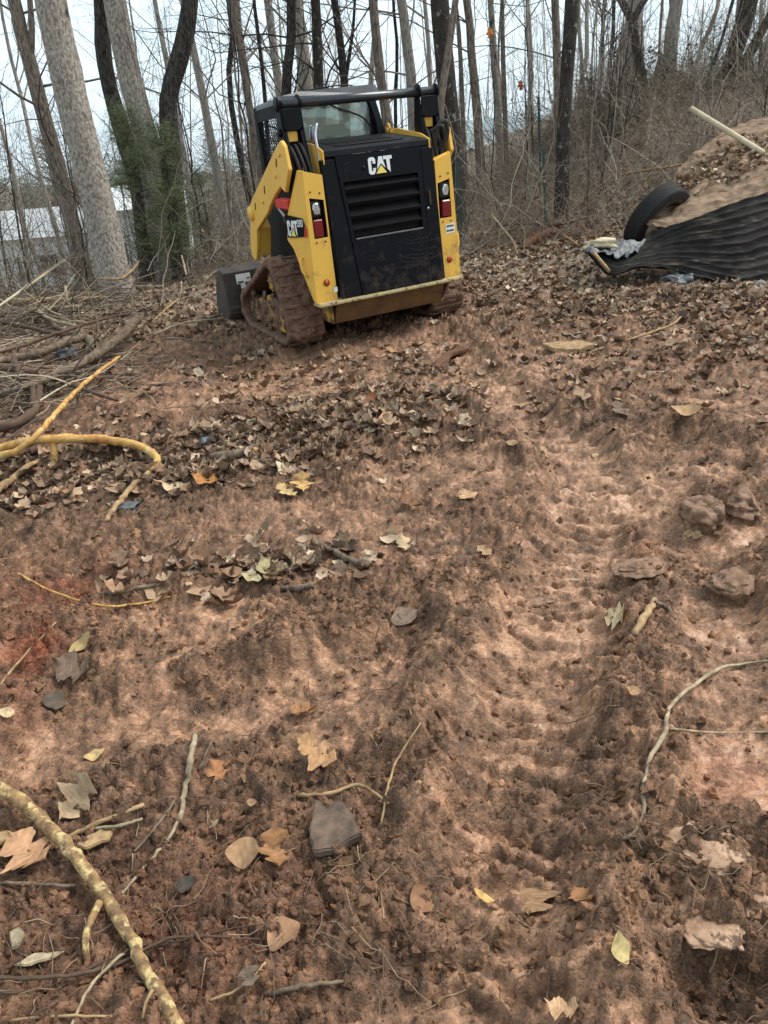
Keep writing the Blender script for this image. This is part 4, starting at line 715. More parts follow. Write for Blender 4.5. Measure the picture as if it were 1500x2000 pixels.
# ------------------------------------------------------------------ brush and far woods (uncountable masses)
def twigcol(n, cs): c = np.array(cs)[RNG.integers(0, len(cs), n)]; return c*RNG.uniform(.6, 1.35, (n, 1))
BR = [(.33, .26, .195), (.42, .335, .25), (.23, .18, .14), (.33, .235, .16), (.52, .44, .34)]
def brush(name, label, xy, lmin, lmax, rad, cat, cols=BR, side=2, lean=.7, leafn=0, leafc=None):
    n = len(xy); P0 = np.column_stack([xy, gh(xy[:, 0], xy[:, 1])-.03]); D = np.column_stack([RNG.normal(0, lean, (n, 2)), np.full(n, 1.)])
    P, R = grow(P0, D, RNG.uniform(lmin, lmax, n), RNG.uniform(.6, 1.3, n)*rad, 7, .22, -.9, .3); mb = MB(); c = twigcol(n, cols)
    v, f = tubes(P, R, 3, False); mb.add(v, f, np.repeat(c, 21, 0))
    if side:
        P2, R2 = offshoots(P, R, n*side, .15, .8, .5, .6, 5, .2, 0, .0012); v, f = tubes(P2, R2, 3, False); mb.add(v, f, np.repeat(twigcol(n*side, cols), 15, 0))
    mb.build(name, M['twig'], kind='stuff', label=label, category=cat)
    if leafn:
        i = RNG.integers(0, n, leafn); k = RNG.integers(1, 7, leafn); scatter_leaves(name+'_leaves', 'withered leaves caught in the '+name.replace('_', ' '), P[i, k], leafn, .03, .07, leafc, 1.5)
def orient(n, tilt):
    yaw = RNG.uniform(0, 6.283, n); a = RNG.normal(0, tilt, n); b = RNG.normal(0, tilt, n); ca, sa, cb, sb, cy, sy = np.cos(a), np.sin(a), np.cos(b), np.sin(b), np.cos(yaw), np.sin(yaw); z = np.zeros(n); o = np.ones(n)
    Rx = np.stack([o, z, z, z, ca, -sa, z, sa, ca], -1).reshape(n, 3, 3); Ry = np.stack([cb, z, sb, z, o, z, -sb, z, cb], -1).reshape(n, 3, 3); Rz = np.stack([cy, -sy, z, sy, cy, z, z, z, o], -1).reshape(n, 3, 3)
    return Rz @ Ry @ Rx
LC = [(.31, .205, .13), (.23, .145, .09), (.39, .275, .175), (.17, .11, .073), (.45, .34, .23), (.27, .16, .092), (.34, .25, .178), (.14, .09, .065)]
def scatter_leaves(name, label, P, n, smin, smax, cols=None, tilt=.5, mat='leaf', muddy=0.):
    mb = MB(); kinds = [leafmesh(1, .30, 0, .6, .3, 7, 1), leafmesh(1, .40, 3, .9, .8, 13, 2), leafmesh(1, .42, 3, .4, .3, 13, 3), leafmesh(1, .45, 3, .8, .5, 13, 4), leafmesh(1, .22, 0, 1.1, 1.0, 6, 5), leafmesh(1, .40, 2, -.6, -.4, 8, 6)]
    kk = RNG.integers(0, len(kinds), n)
    for q, (v, f) in enumerate(kinds):
        m = np.where(kk == q)[0]; k = len(m)
        if not k: continue
        s = RNG.uniform(smin, smax, k)[:, None, None]; V = np.einsum('nij,kj->nki', orient(k, tilt), v)*s+P[m][:, None]
        c = twigcol(k, cols or LC)
        if muddy: mu = muddy*RNG.uniform(0, 1, (k, 1))*sst(11, 6, P[m][:, 1:2]); c = lerp(c, gcol(P[m][:, 0], P[m][:, 1])[:, :3]*.85, mu)
        mb.add(V.reshape(-1, 3), (f[None]+np.arange(k)[:, None, None]*len(v)).reshape(-1, 4), np.repeat(c, len(v), 0))
    return mb.build(name, M[mat], kind='stuff', label=label, category='leaves')
def region(n, xr, yr, dens=None):
    xy = np.column_stack([RNG.uniform(*xr, n), RNG.uniform(*yr, n)]); return xy if dens is None else xy[RNG.uniform(0, 1, n) < dens(xy[:, 0], xy[:, 1])]
bankd = lambda x, y: sst(.3, 1.6, x-.9+.0*y)*sst(9.6, 11.2, y+.12*(x-2))*sst(7.8, 9.5, y+.6*(x < 3.))
brush('bank_bramble', 'tangled brown brambles covering the right-hand bank', region(15000, (1.0, 9.5), (9.8, 16.5), lambda x, y: sst(10.0, 11.4, y)*(.35+.65*sst(1.2, 3, x))*np.where((x > 3.4) & (y < 11.2), .1, 1)), .22, .72, .0032, 'brambles', leafn=2600, leafc=[(.26, .15, .09), (.33, .21, .13), (.2, .11, .07)])
brush('crest_bramble', 'grey-green tangle along the crest of the bank', region(1500, (3.2, 10.5), (13.6, 17)), .5, 1.3, .0032, 'brambles', [(.14, .13, .085), (.10, .10, .06), (.2, .16, .11)], leafn=3200, leafc=[(.085, .10, .045), (.12, .12, .06), (.17, .13, .08)])
brush('middle_brush', 'dry grey-brown brush behind the loader', region(3000, (-2.2, 3.2), (10.6, 17)), .35, 1.1, .003, 'brush', leafn=900, leafc=[(.26, .15, .09), (.2, .13, .09)])
brush('left_brush', 'dry grey-brown brush below the trees at the left', region(3600, (-9, -1.5), (10.0, 18)), .25, .85, .0034, 'brush', [(.20, .155, .11), (.14, .11, .08), (.27, .22, .16), (.13, .13, .085)], leafn=1200, leafc=[(.2, .16, .11), (.13, .13, .07), (.26, .18, .11)])
brush('slope_brush', 'distant grey-brown brush on the falling slope at the left', region(1300, (-24, 4), (19, 33)), .5, 1.5, .006, 'brush', [(.20, .165, .125), (.15, .13, .1), (.25, .21, .16), (.14, .145, .1)], side=3)
n = 430; xy = np.column_stack([RNG.uniform(-80, 55, n), RNG.uniform(48, 105, n)]); P0 = np.column_stack([xy, gh(xy[:, 0], xy[:, 1])]); D = np.column_stack([RNG.normal(0, .06, (n, 2)), np.ones(n)])
P, R = grow(P0, D, RNG.uniform(7, 13, n), RNG.uniform(.025, .065, n), 8, .06, .2, .15); mb = MB(); v, f = tubes(P, R, 4, False); mb.add(v, f, np.repeat(twigcol(n, [(.27, .235, .2), (.2, .17, .145), (.36, .32, .28)]), 32, 0))
P2, R2 = offshoots(P, R, 5200, .15, .7, .3, .4, 5, .17, .3, .010); v, f = tubes(P2, R2, 3, False); mb.add(v, f, np.repeat(twigcol(5200, [(.27, .235, .2), (.2, .175, .15)]), 15, 0))
mb.build('far_woods', M['twig'], kind='stuff', label='grey mass of bare far-off woods along the horizon', category='woods')
n = 1500; xy = np.vstack([region(650, (-7.5, -1.2), (10.2, 17)), region(850, (.8, 8.5), (10.2, 16.5))]); P0 = np.column_stack([xy, gh(xy[:, 0], xy[:, 1])+RNG.uniform(0, .5, n)]); D = np.column_stack([RNG.normal(0, .6, (n, 2)), RNG.uniform(.3, 1.2, n)])
P, R = grow(P0, D, RNG.uniform(.8, 2.6, n), RNG.uniform(.0025, .007, n), 9, .2, -.35, .3); mb = MB(); v, f = tubes(P, R, 3, False); mb.add(v, f, np.repeat(twigcol(n, [(.3, .24, .18), (.17, .135, .105), (.11, .09, .07), (.4, .34, .27)]), 27, 0)); P2, R2 = offshoots(P, R, 5200, .15, .8, .4, .6, 5, .2, .1, .0016); v, f = tubes(P2, R2, 3, False); mb.add(v, f, np.repeat(twigcol(5200, [(.28, .22, .165), (.16, .13, .1)]), 15, 0))
mb.build('vine_tangle', M['twig'], kind='stuff', label='tangle of bare vines and thin branches between the trees', category='vines')
# ------------------------------------------------------------------ evergreens
def needles(P, n, L, cols, spread):
    i = RNG.integers(0, len(P), n); c = P[i]+RNG.normal(0, spread, (n, 3)); d = RNG.normal(0, 1, (n, 3)); d[:, 2] = d[:, 2]*.6+.3; d /= np.linalg.norm(d, axis=1, keepdims=True); w = np.cross(d, RNG.normal(0, 1, (n, 3))); w /= np.linalg.norm(w, axis=1, keepdims=True)
    l = L*RNG.uniform(.5, 1.3, (n, 1)); V = np.stack([c-w*l*.03, c+w*l*.03, c+d*l+w*l*.015, c+d*l-w*l*.015], 1); return V.reshape(-1, 3), np.arange(4*n).reshape(n, 4), np.repeat(twigcol(n, cols), 4, 0)
def cedar(name, label, base, H, rad, n, L, cols, cat='shrub', z0=.1, group=None, stem='bark_brown', spread=.09):
    root = empty(name, base, label=label, category=cat, group=group); mb = MB(); Q = spline([[0, 0, -.1], [.03, .02, H*.5], [0, 0, H]], 10); rr = np.linspace(.045, .008, 10)*H/2.2; v, f = tubes(Q[None], rr[None], 7); mb.add(v, f); mb.build('trunk', M[stem], root)
    m = int(110*max(1, H/3)); z = RNG.uniform(z0*H, H, m); a = RNG.uniform(0, 6.283, m); l = rad*(1-(z/H-.35)**2*1.3)*RNG.uniform(.35, 1.1, m); P0 = np.column_stack([0*z, 0*z, z]); D = np.column_stack([np.cos(a), np.sin(a), np.full(m, .35)])
    P, R = grow(P0, D, np.maximum(l, .08), np.full(m, .007*H/2.2), 7, .12, .25); mb = MB(); v, f = tubes(P, R, 3, False); mb.add(v, f); mb.build('branches', M[stem], root)
    v, f, c = needles(P[:, 2:].reshape(-1, 3), n, L, cols, spread*H/2.2); mb = MB(); mb.add(v, f, c); mb.build('crown', M['needle'], root); return root
GC = [(.12, .155, .068), (.17, .19, .09), (.085, .11, .05), (.2, .205, .11)]
for (px, py, Y, H, rad, n, lb) in [(300, 556, 10.9, 2.1, .46, 17000, 'green cedar growing around the pale and dark twin trunks'), (362, 556, 10.7, 1.9, .42, 14000, 'green cedar wrapped round the foot of the black kinked trunk'), (415, 520, 13, 1.4, .35, 6000, 'small yellow-green cedar right of the black kinked trunk')]:
    p = at(px, py, Y); p[2] = float(gh(p[0], p[1])[0]); cedar('cedar_shrub', lb, p, H, rad, n, .05, GC, group='cedars at the left', z0=.12, spread=.05, stem='bark_dark')
for i in range(17):
    px = -40+i*42+random.uniform(-15, 15); Y = random.uniform(44, 64); p = at(px, 420, Y); p[2] = float(gh(p[0], p[1])[0]); cedar('pine_tree', 'dull green pine in the hazy tree line beyond the white house', p, random.uniform(6, 10), random.uniform(1.5, 2.4), 2600, .45, [(.19, .20, .15), (.23, .235, .18), (.16, .17, .12)], 'tree', .2, 'pines beyond the house', 'bark_grey', .12)
for (px, Y, H, lb) in [(1150, 14.4, 1.0, 'green-brown evergreen bush at the left end of the bank crest'), (1375, 15, 1.0, 'green bush at the foot of the leaning black trunks'), (1465, 14.6, 1.1, 'green bush at the right edge on top of the bank'), (1215, 13.8, .7, 'low green bush in front of the broken stump')]:
    p = at(px, 250, Y); p[2] = float(gh(p[0], p[1])[0]); cedar('evergreen_bush', lb, p, H, .7, 2600, .055, [(.08, .095, .045), (.11, .105, .055), (.06, .07, .035), (.15, .11, .07)], group='bushes on the bank', z0=.05, spread=.2)
# ------------------------------------------------------------------ buildings
def house():
    Y = 36.; c = at(150, 562, Y); zb = max(c[2], float(gh(c[0], c[1])[0])); root = empty('white_house', (c[0], c[1], zb), label='white single-storey house seen through the trees at the left', category='house'); root.rotation_euler.z = .16
    sc = depth(c)/F_PX; X = lambda px: (px-150)*sc; Hh = 2.75
    def bx_(n_, x0, x1, y0, y1, z0, z1, m, par=root): return obj(n_, boxm(x0, x1, y0, y1, z0, z1, .01), M[m], par)
    bx_('wall', X(20), X(215), 0, 5, -4, Hh-.5, 'siding'); bx_('wall', X(216), X(385), -.8, 6, -4, Hh+.35, 'siding')
    obj('roof', prism([(X(10), -.4, Hh-.5), (X(10), 2.5, Hh+.55), (X(10), 5.4, Hh-.5)], (X(217)-X(10), 0, 0), 0), M['roof'], root)
    obj('roof', prism([(X(208), -1.3, Hh+.35), (X(208), 2.6, Hh+1.2), (X(208), 6.4, Hh+.35)], (X(395)-X(208), 0, 0), 0), M['siding'], root)
    for a, b_, z0, z1 in ((30, 40, .2, 1.5), (55, 72, .5, 1.5), (92, 128, .7, 1.5), (165, 185, .6, 1.5)):
        fr = bx_('window', X(a)-.08, X(b_)+.08, -.06, -.002, z0-.08, z1+.08, 'siding'); bx_('pane', X(a), (X(a)+X(b_))/2-.03, -.085, -.063, z0, z1, 'pane', fr); bx_('pane', (X(a)+X(b_))/2+.03, X(b_), -.085, -.063, z0, z1, 'pane', fr)
    for a, b_ in ((240, 262), (300, 330)):
        fr = bx_('window', X(a)-.08, X(b_)+.08, -.87, -.803, .5, 1.9, 'siding'); bx_('pane', X(a), X(b_), -.895, -.873, .6, 1.8, 'pane', fr)
    rl = bx_('porch_rail', X(90), X(140), -1.2, -1.15, .25, .32, 'pane'); bx_('porch_rail', X(90), X(140), -1.2, -1.15, -.1, -.04, 'pane')
    for k in range(5): bx_('porch_post', X(90+k*12), X(90+k*12)+.07, -1.199, -1.151, -1.2, .25, 'pane')
house()
p = at(415, 500, 30); p[2] = float(gh(p[0], p[1])[0]); fr = empty('board_fence', p, label='yellowish board fence panel far behind the cedars', category='fence')
for k in range(9): obj('board', boxm(-1+k*.23, -.80+k*.23, -.012, .012, 0, 1.35+.05*random.random(), .003), M['fence'], fr)
for z in (.25, 1.1): obj('rail', boxm(-1, 1.05, .013, .05, z, z+.08, .003), M['fence'], fr)
p = at(1000, 290, 34); zb = float(gh(p[0], p[1])[0]); sh = empty('metal_shed', (p[0], p[1], zb), label='pale grey-green metal shed behind the trees right of the loader', category='shed'); sh.rotation_euler.z = .1
ztop = at(1000, 250, 34)[2]-zb; eave = ztop-.65
obj('wall', boxm(-3.0, 2.6, 0, 5, -.3, eave, .01), M['shed'], sh); obj('roof', prism([(-3.2, -.3, eave), (-3.2, 2.5, eave+1.1), (-3.2, 5.3, eave)], (6, 0, 0), 0), M['shed'], sh)
for k in range(14): obj('roof_rib', prism([(-3.1+k*.44, -.31, eave+.0), (-3.1+k*.44, -.31, eave+.04), (-3.1+k*.44, 2.45, eave+1.12), (-3.1+k*.44, 2.45, eave+1.05)], (.05, 0, 0), 0), M['shed'], sh)
obj('gable_trim', prism([(.9, -.34, eave-.35), (1.5, -.34, eave+.35), (1.62, -.34, eave+.30), (1.05, -.34, eave-.38)], (0, .03, 0), 0), M['siding'], sh)
for px0, py0, px1, py1, Y, lb in [(1061, 290, 1068, 428, 11.2, 'green steel fence post standing left of the near black trunk'), (892, 300, 900, 425, 11.4, 'dark green steel fence post just right of the loader'), (1052, 190, 1056, 410, 12.6, 'taller green steel fence post farther back by the shed')]:
    b = at(px1, py1, Y); b[2] = float(gh(b[0], b[1])[0])-.1; t_ = at(px0, py0, Y); po = empty('fence_post', b, label=lb, category='fence post', group='green steel fence posts'); q = t_-b
    obj('post_bar', prism([(-.018, -.003, 0), (.018, -.003, 0), (.018, .003, 0), (-.018, .003, 0)], tuple(q), 0), M['post'], po); obj('post_stem', prism([(-.003, .004, 0), (.003, .004, 0), (.003, .035, 0), (-.003, .035, 0)], tuple(q), 0), M['post'], po)
M['clay_pale'] = pm('pale_clay', (.28, .16, .10), (.46, .295, .19), 22, .75, rng=(.36, .56), bump=1, bscale=60, bdist=.01, c3=(.13, .08, .05), c3th=(.55, .62), c3scale=24)
# ------------------------------------------------------------------ scrap at the right
def patch(name, mat, near, far, nu, nv, corr=0., corrn=8, along=True, noise_=.03, seed=0, thick=.006, sag=0., **tags):
    A = spline(near, nu); B = spline(far, nu); v_ = np.linspace(0, 1, nv)[None, :, None]; G = A[:, None]*(1-v_)+B[:, None]*v_
    U, V = np.meshgrid(np.linspace(0, 1, nu), np.linspace(0, 1, nv), indexing='ij')
    du = np.gradient(G, axis=0); dv = np.gradient(G, axis=1); N = np.cross(du, dv); N /= np.linalg.norm(N, axis=2, keepdims=True)+1e-9
    if N[..., 2].mean() < 0: N = -N
    ph = (V if along else U)*corrn*6.283+.35*fbm(U*3, V*2, seed, 2)
    h_ = corr*(1-2*np.abs(np.sin(ph/2))**.8)+noise_*fbm(U*5, V*4, seed+3, 4)+.25*noise_*fbm(U*18, V*12, seed+5, 3)-sag*np.sin(np.pi*U)*np.sin(np.pi*V)
    ed = .35*noise_*perlin(U*30, V*0+seed, 9)
    T = G+N*h_[..., None]; T[..., 2] += ed*((V < .02) | (V > .98)); Bt = T-N*thick; n = nu*nv; i = np.arange(n).reshape(nu, nv); c = T[0, 0].copy()
    q = [np.stack([i[:-1, :-1], i[1:, :-1], i[1:, 1:], i[:-1, 1:]], -1).reshape(-1, 4), np.stack([i[:-1, :-1], i[:-1, 1:], i[1:, 1:], i[1:, :-1]], -1).reshape(-1, 4)+n]
    for e in (i[0], i[-1, ::-1], i[::-1, 0], i[:, -1]): q.append(np.stack([e[:-1], e[1:], e[1:]+n, e[:-1]+n], -1))
    mb = MB(); mb.add(np.concatenate([T.reshape(-1, 3), Bt.reshape(-1, 3)])-c, q); me = mb.mesh(name)
    o = obj(name, me, M[mat], **tags); o.location = c; return o, T
near = [at(1262, 438, 8.75), at(1302, 446, 8.5), at(1400, 416, 8.42), at(1500, 384, 8.40), at(1620, 352, 8.5)]
far = [at(1282, 404, 9.2), at(1335, 322, 9.9), at(1408, 264, 10.4), at(1500, 224, 10.7), at(1640, 190, 10.8)]
_, TOPS = patch('rusted_sheet', 'rust', near, far, 90, 60, .012, 9, True, .05, 5, label='brown rusted metal sheet lying on the scrap pile under dead leaves', category='metal sheet')
near2 = [at(1148, 489, 8.02), at(1188, 534, 7.72), at(1250, 526, 7.75), at(1330, 531, 7.72), at(1440, 562, 7.48), at(1500, 553, 7.5), at(1640, 545, 7.5)]
far2 = [at(1152, 484, 8.1), at(1232, 486, 8.3), at(1265, 468, 8.45), at(1310, 444, 8.44), at(1400, 410, 8.34), at(1500, 376, 8.32), at(1640, 338, 8.4)]
_, FR = patch('corrugated_sheet', 'tar', near2, far2, 110, 120, .015, 10, True, .022, 12, label='crumpled black corrugated sheet hanging off the scrap pile', category='metal sheet')
near3 = [at(1143, 488, 7.95), at(1175, 495, 7.93), at(1215, 500, 7.95), at(1245, 492, 8.1)]; far3 = [at(1148, 484, 8.12), at(1180, 470, 8.3), at(1215, 472, 8.35), at(1262, 470, 8.4)]
patch('torn_flap', 'plastic', near3, far3, 30, 12, .0, 3, True, .05, 33, label='pale crumpled flap torn up at the left tip of the black sheet', category='scrap')
def on_pile(px, py, lift=0.):
    return gp(px, py, lift)
def lump(name, px, py, size, mat, label, cat, seed=1, flat=.6, sub=3, rough=.25, P=None, sink=.35, rz=0., group=None, aspect=1., planes=0):
    bm = bmesh.new(); bmesh.ops.create_icosphere(bm, subdivisions=sub, radius=1); r = np.random.default_rng(seed)
    me = bpy.data.meshes.new(name); bm.to_mesh(me); bm.free(); V = np.zeros(len(me.vertices)*3); me.vertices.foreach_get('co', V); V = V.reshape(-1, 3); o_ = r.uniform(0, 50, 3)
    def n3d(D, k, sd, oc): return (fbm(D[:, 0]*k+o_[0], D[:, 1]*k+o_[1], sd, oc, .6)+fbm(D[:, 1]*k+o_[2], D[:, 2]*k+o_[0], sd+1, oc, .6)+fbm(D[:, 2]*k+o_[1], D[:, 0]*k+o_[2], sd+2, oc, .6))*.6
    V = V*(1+rough*n3d(V, 1.6, seed, 2)+(.08*n3d(V, 4, seed+7, 4) if sub >= 5 else 0))[:, None]
    for _ in range(planes):
        n_ = r.normal(0, 1, 3); n_ /= np.linalg.norm(n_); V = V-np.maximum(0, V @ n_-r.uniform(.5, .85))[:, None]*n_*.9
    V = V*np.array([size*aspect, size, size*flat]); me.vertices.foreach_set('co', V.ravel()); me.update(); me.polygons.foreach_set('use_smooth', np.full(len(me.polygons), planes == 0 or sub >= 5))
    P = gp(px, py) if P is None else P; o = obj(name, me, M[mat], label=label, category=cat, group=group); o.location = (P[0], P[1], P[2]+size*flat*(1-2*sink)); o.rotation_euler.z = rz; return o
# tyre
def tyre():
    c = at(1282, 428, 9.05); ax = Vector((.46, -.64, -.46)).normalized(); root = empty('old_tyre', c, label='worn black tyre half buried left of the rusted sheet', category='tyre')
    R0, r0, w = .395, .24, .105; prof = []
    for t_, r in ((-1, .30), (-.98, .335), (-.86, .372)): prof.append((r, t_*w))
    for k in range(7):
        a = -.80+k*.235; prof += [(R0, a*w), (R0+.004, (a+.16)*w), (R0-.010, (a+.165)*w), (R0-.010, (a+.225)*w)]
    for t_, r in ((.86, .372), (.98, .335), (1, .30)): prof.append((r, t_*w))
    obj('tread', lathe(prof, (tuple(-ax*0), tuple(ax)), 64), M['rubber'], root)
    for s in (-1, 1): obj('sidewall', lathe([(.30, s*w*.999), (.27, s*w*1.02), (r0, s*w*.85), (r0-.01, s*w*.7), (r0+.02, s*w*.6), (.30, s*w*.8)], (Vector((0, 0, 0)), ax), 64), M['tyre_wall'], root)
M['tyre_wall'] = pm('dusty_tyre_wall', (.05, .036, .026), (.10, .07, .05), 9, .8)
tyre()
def pole(name, label, cat, a, b, r, mat, ns=12):
    a, b = Vector(a), Vector(b); me = tubem([(0, 0, 0), tuple((b-a)*.33), tuple((b-a)*.66), tuple(b-a)], r, ns); o = obj(name, me, M[mat], label=label, category=cat); o.location = a; return o
pole('cream_pole', 'long cream-coloured pole lying across the rusted sheet', 'pole', at(1350, 212, 10.35), at(1590, 360, 9.0), .032, 'cream')
pole('thin_stake', 'short tan stake slanting under the torn flap', 'stake', at(1158, 492, 7.85), at(1190, 530, 7.62), .018, 'tan_stick', 8)
lump('cream_rock', 1172, 480, .085, 'cream', 'cream-coloured lump on the left tip of the black sheet', 'rock', 3, .6, rough=.6, aspect=1.6, P=at(1172, 476, 8.1), sink=.5)
lump('tan_rock', 1484, 560, .05, 'stone', 'tan stone below the right end of the black sheet', 'rock', 4, .9)
lump('tan_rock', 1160, 510, .075, 'stone', 'brown stone tucked under the torn flap beside the stake', 'rock', 8, .8)
lump('grey_bag', 1322, 556, .11, 'plastic', 'crumpled dark grey plastic bag sticking out under the black sheet', 'bag', 6, .75, 4, .5, aspect=1.2)
lump('tan_rock', 1415, 606, .035, 'stone', 'small tan stone in the leaves below the black sheet', 'rock', 14, .9)
# ------------------------------------------------------------------ sticks and branches on the ground
def stick(label, pts, w, mat, name='fallen_branch', cat='branch', group=None, side=0, ns=9, n=None, wob=.0022, cap=None, sidelen=.4):
    """pts: (px, py[, lift in m above ground]) ; w: widths in px"""
    P = np.array([gp(p[0], p[1], p[2] if len(p) > 2 else 0.) for p in pts]); w = np.interp(np.linspace(0, 1, len(P)), np.linspace(0, 1, len(w)), w)*.88
    r = np.array([x/2*depth(p)/F_PX for x, p in zip(w, P)]); P[:, 2] += r*.5; C = spline(np.column_stack([P, r]), n or max(12, 5*len(P)))
    Q = C[:, :3]; Q[1:-1] += RNG.normal(0, 1, Q[1:-1].shape)*wob*np.minimum(1, C[1:-1, 3:]/.012); rr = np.maximum(C[:, 3], .0012)*(1+.045*RNG.standard_normal(len(Q)))*(1+.22*(RNG.uniform(0, 1, len(Q)) < .05))*(1+.15*perlin(np.arange(len(Q))*.45+RNG.uniform(0, 90), np.zeros(len(Q)), 3))
    k0 = int(np.argmin(Q[:, 2])); b = Q[k0].copy(); root = empty(name, b, label=label, category=cat, group=group); mb = MB(); v, f = tubes((Q-b)[None], rr[None], ns); mb.add(v, f); mb.build('stem', M[mat], root)
    if side:
        P2, R2 = offshoots((Q-b)[None], rr[None], side, .15, .8, sidelen, .4, 6, .14, 0, .0015)
        for k in range(side): mb = MB(); v, f = tubes(P2[k:k+1], R2[k:k+1], 5); mb.add(v, f); mb.build('twig', M[mat], root)
    return root
def sub(root, pts, w, mat, name='twig'):
    P = np.array([gp(p[0], p[1], p[2] if len(p) > 2 else 0.) for p in pts]); w = np.interp(np.linspace(0, 1, len(P)), np.linspace(0, 1, len(w)), w); r = np.array([x/2*depth(p)/F_PX for x, p in zip(w, P)])
    P[:, 2] += r*.5; C = spline(np.column_stack([P, r]), 14); mb = MB(); v, f = tubes((C[:, :3]-np.array(root.location))[None], C[None, :, 3], 8); mb.add(v, f); mb.build(name, M[mat], root)
G1 = 'branches lying at the left'
r1 = stick('thick yellow lichen-covered stick slanting across the bottom left corner', [(-60, 1500, .05), (0, 1540, .045), (65, 1590, .04), (130, 1655, .035), (200, 1745, .03), (255, 1835, .025), (300, 1925, .015), (350, 2010, .01)], [26, 30, 28, 28], 'lichen_bark', ns=12, n=44)
sub(r1, [(196, 1765, .03), (172, 1815, .02), (168, 1850, .01), (172, 1885, 0)], [16, 12], 'lichen_bark'); sub(r1, [(298, 1935, .02), (285, 1960, .02), (278, 1990, .01)], [8, 5], 'tan_stick')
r2 = stick('bright orange-yellow branch arching over the leaves at the left', [(-60, 905, .10), (0, 880, .11), (90, 862, .13), (200, 862, .12), (275, 876, .09), (306, 898, .05), (303, 915, .02), (290, 928, 0)], [20, 19, 17, 12], 'orange_bark', ns=10, n=40)
sub(r2, [(104, 866, .12), (106, 890, .06), (108, 912, 0)], [14, 12], 'orange_bark')
stick('slim orange-yellow branch rising to the upper right from the left edge', [(-30, 900, .1), (40, 880, .12), (85, 838, .16), (140, 775, .18), (190, 730, .2), (234, 698, .2)], [16, 13, 9, 6], 'orange_bark', ns=9, n=36)
stick('tan branch end below the orange arching branch', [(-20, 972, .02), (30, 935, .03), (52, 915, .04), (75, 900, .03)], [18, 14, 8], 'tan_stick')
r4 = stick('broken grey log with a splintered pale end in the leaf pile', [(300, 905, .0), (350, 905, .01), (410, 900, .01), (460, 893, .015), (508, 878, .03)], [20, 26, 24, 22], 'grey_stick', ns=12)
sub(r4, [(496, 884, .03), (512, 878, .03), (532, 872, .035)], [14, 3], 'orange_bark', 'splinter')
stick('second short grey log lying beside the broken log', [(455, 908, 0), (495, 907, 0), (530, 905, 0)], [15, 17, 15], 'grey_stick', ns=10)
stick('long grey curved branch at the left middle', [(-60, 790, .06), (0, 775, .08), (60, 757, .09), (130, 727, .11), (190, 697, .12), (238, 662, .12), (268, 628, .16)], [16, 18, 20, 22], 'grey_stick', ns=12, n=60, side=4, sidelen=.3)
stick('brown gnarled branch above the grey curved branch', [(-40, 715, .06), (30, 703, .07), (85, 692, .09), (130, 672, .1), (170, 665, .1), (186, 690, .05), (180, 712, 0)], [14, 18, 20, 16], 'grey_stick', ns=11, n=50, side=4, sidelen=.3)
stick('straight dark red-brown branch crossing the grey one at the left', [(-30, 716, .1), (60, 730, .1), (120, 748, .1), (180, 768, .07), (232, 783, .03)], [14, 12, 6], 'brown_stick', ns=9, side=3)
stick('dark upright crooked stick at the left edge', [(28, 700, .15), (38, 730, .12), (60, 745, .1), (66, 790, .04), (58, 815, 0)], [13, 14, 12], 'brown_stick', ns=9)
stick('thick dark branch base at the far left', [(-40, 845, .03), (20, 835, .04), (70, 805, .05), (78, 760, .08)], [20, 22, 14], 'brown_stick', ns=10)
for i, (pts, w, m_, lb) in enumerate([
 ([(-20, 612, .25), (40, 572, .35), (100, 528, .45), (157, 490, .5)], [5, 7, 6], 'cream', 'long bare cream stick slanting up at the far left'),
 ([(10, 592, .05), (80, 590, .08), (150, 588, .08), (210, 584, .06)], [13, 14, 10], 'tan_stick', 'pale fallen pole lying before the thick pale tree'),
 ([(-20, 608, .04), (70, 606, .05), (160, 600, .06)], [10, 9], 'pale_twig', 'second pale pole lying in front of the fallen pole'),
 ([(0, 612, .05), (55, 615, .06), (78, 604, .1), (110, 640, .03), (165, 660, .0)], [8, 10, 8], 'grey_stick', 'forked grey branch in the brush heap at the left'),
 ([(-10, 630, .05), (50, 640, .06), (120, 655, .04), (165, 652, 0)], [10, 8], 'brown_stick', 'dark straight branch low in the brush heap'),
 ([(70, 605, .12), (100, 625, .1), (150, 638, .06)], [9, 6], 'pale_twig', 'light branch resting on the brush heap'),
 ([(190, 545, .25), (235, 545, .25), (262, 525, .3), (272, 510, .35)], [5, 6, 4], 'tan_stick', 'kinked tan stick in front of the thick pale tree'),
 ([(195, 575, .05), (206, 600, .05), (214, 618, 0)], [9, 12], 'grey_stick', 'short stub stick at the foot of the thick pale tree'),
 ([(128, 560, .2), (132, 585, .12), (140, 605, .03)], [6, 7], 'pale_twig', 'upright pale stub left of the thick pale tree'),
 ([(0, 690, .04), (60, 672, .06), (120, 650, .08), (200, 625, .05), (260, 612, 0)], [6, 8, 6], 'brown_stick', 'thin dark branch running through the brush heap'),
 ([(355, 500, .4), (365, 540, .2), (372, 562, 0)], [4, 5], 'pale_twig', 'pale thin stick leaning by the black kinked trunk'),
 ([(300, 655, .02), (360, 632, .03), (440, 622, .01)], [5, 4], 'pale_twig', 'thin pale stick left of the bucket'),
 ([(285, 640, 0), (330, 600, .03), (350, 585, .05)], [5, 5], 'tan_stick', 'short tan twig behind the grey curved branch')]):
    stick(lb, pts, w, m_, group=G1, ns=7, side=1 if i in (3, 4, 9) else 0)
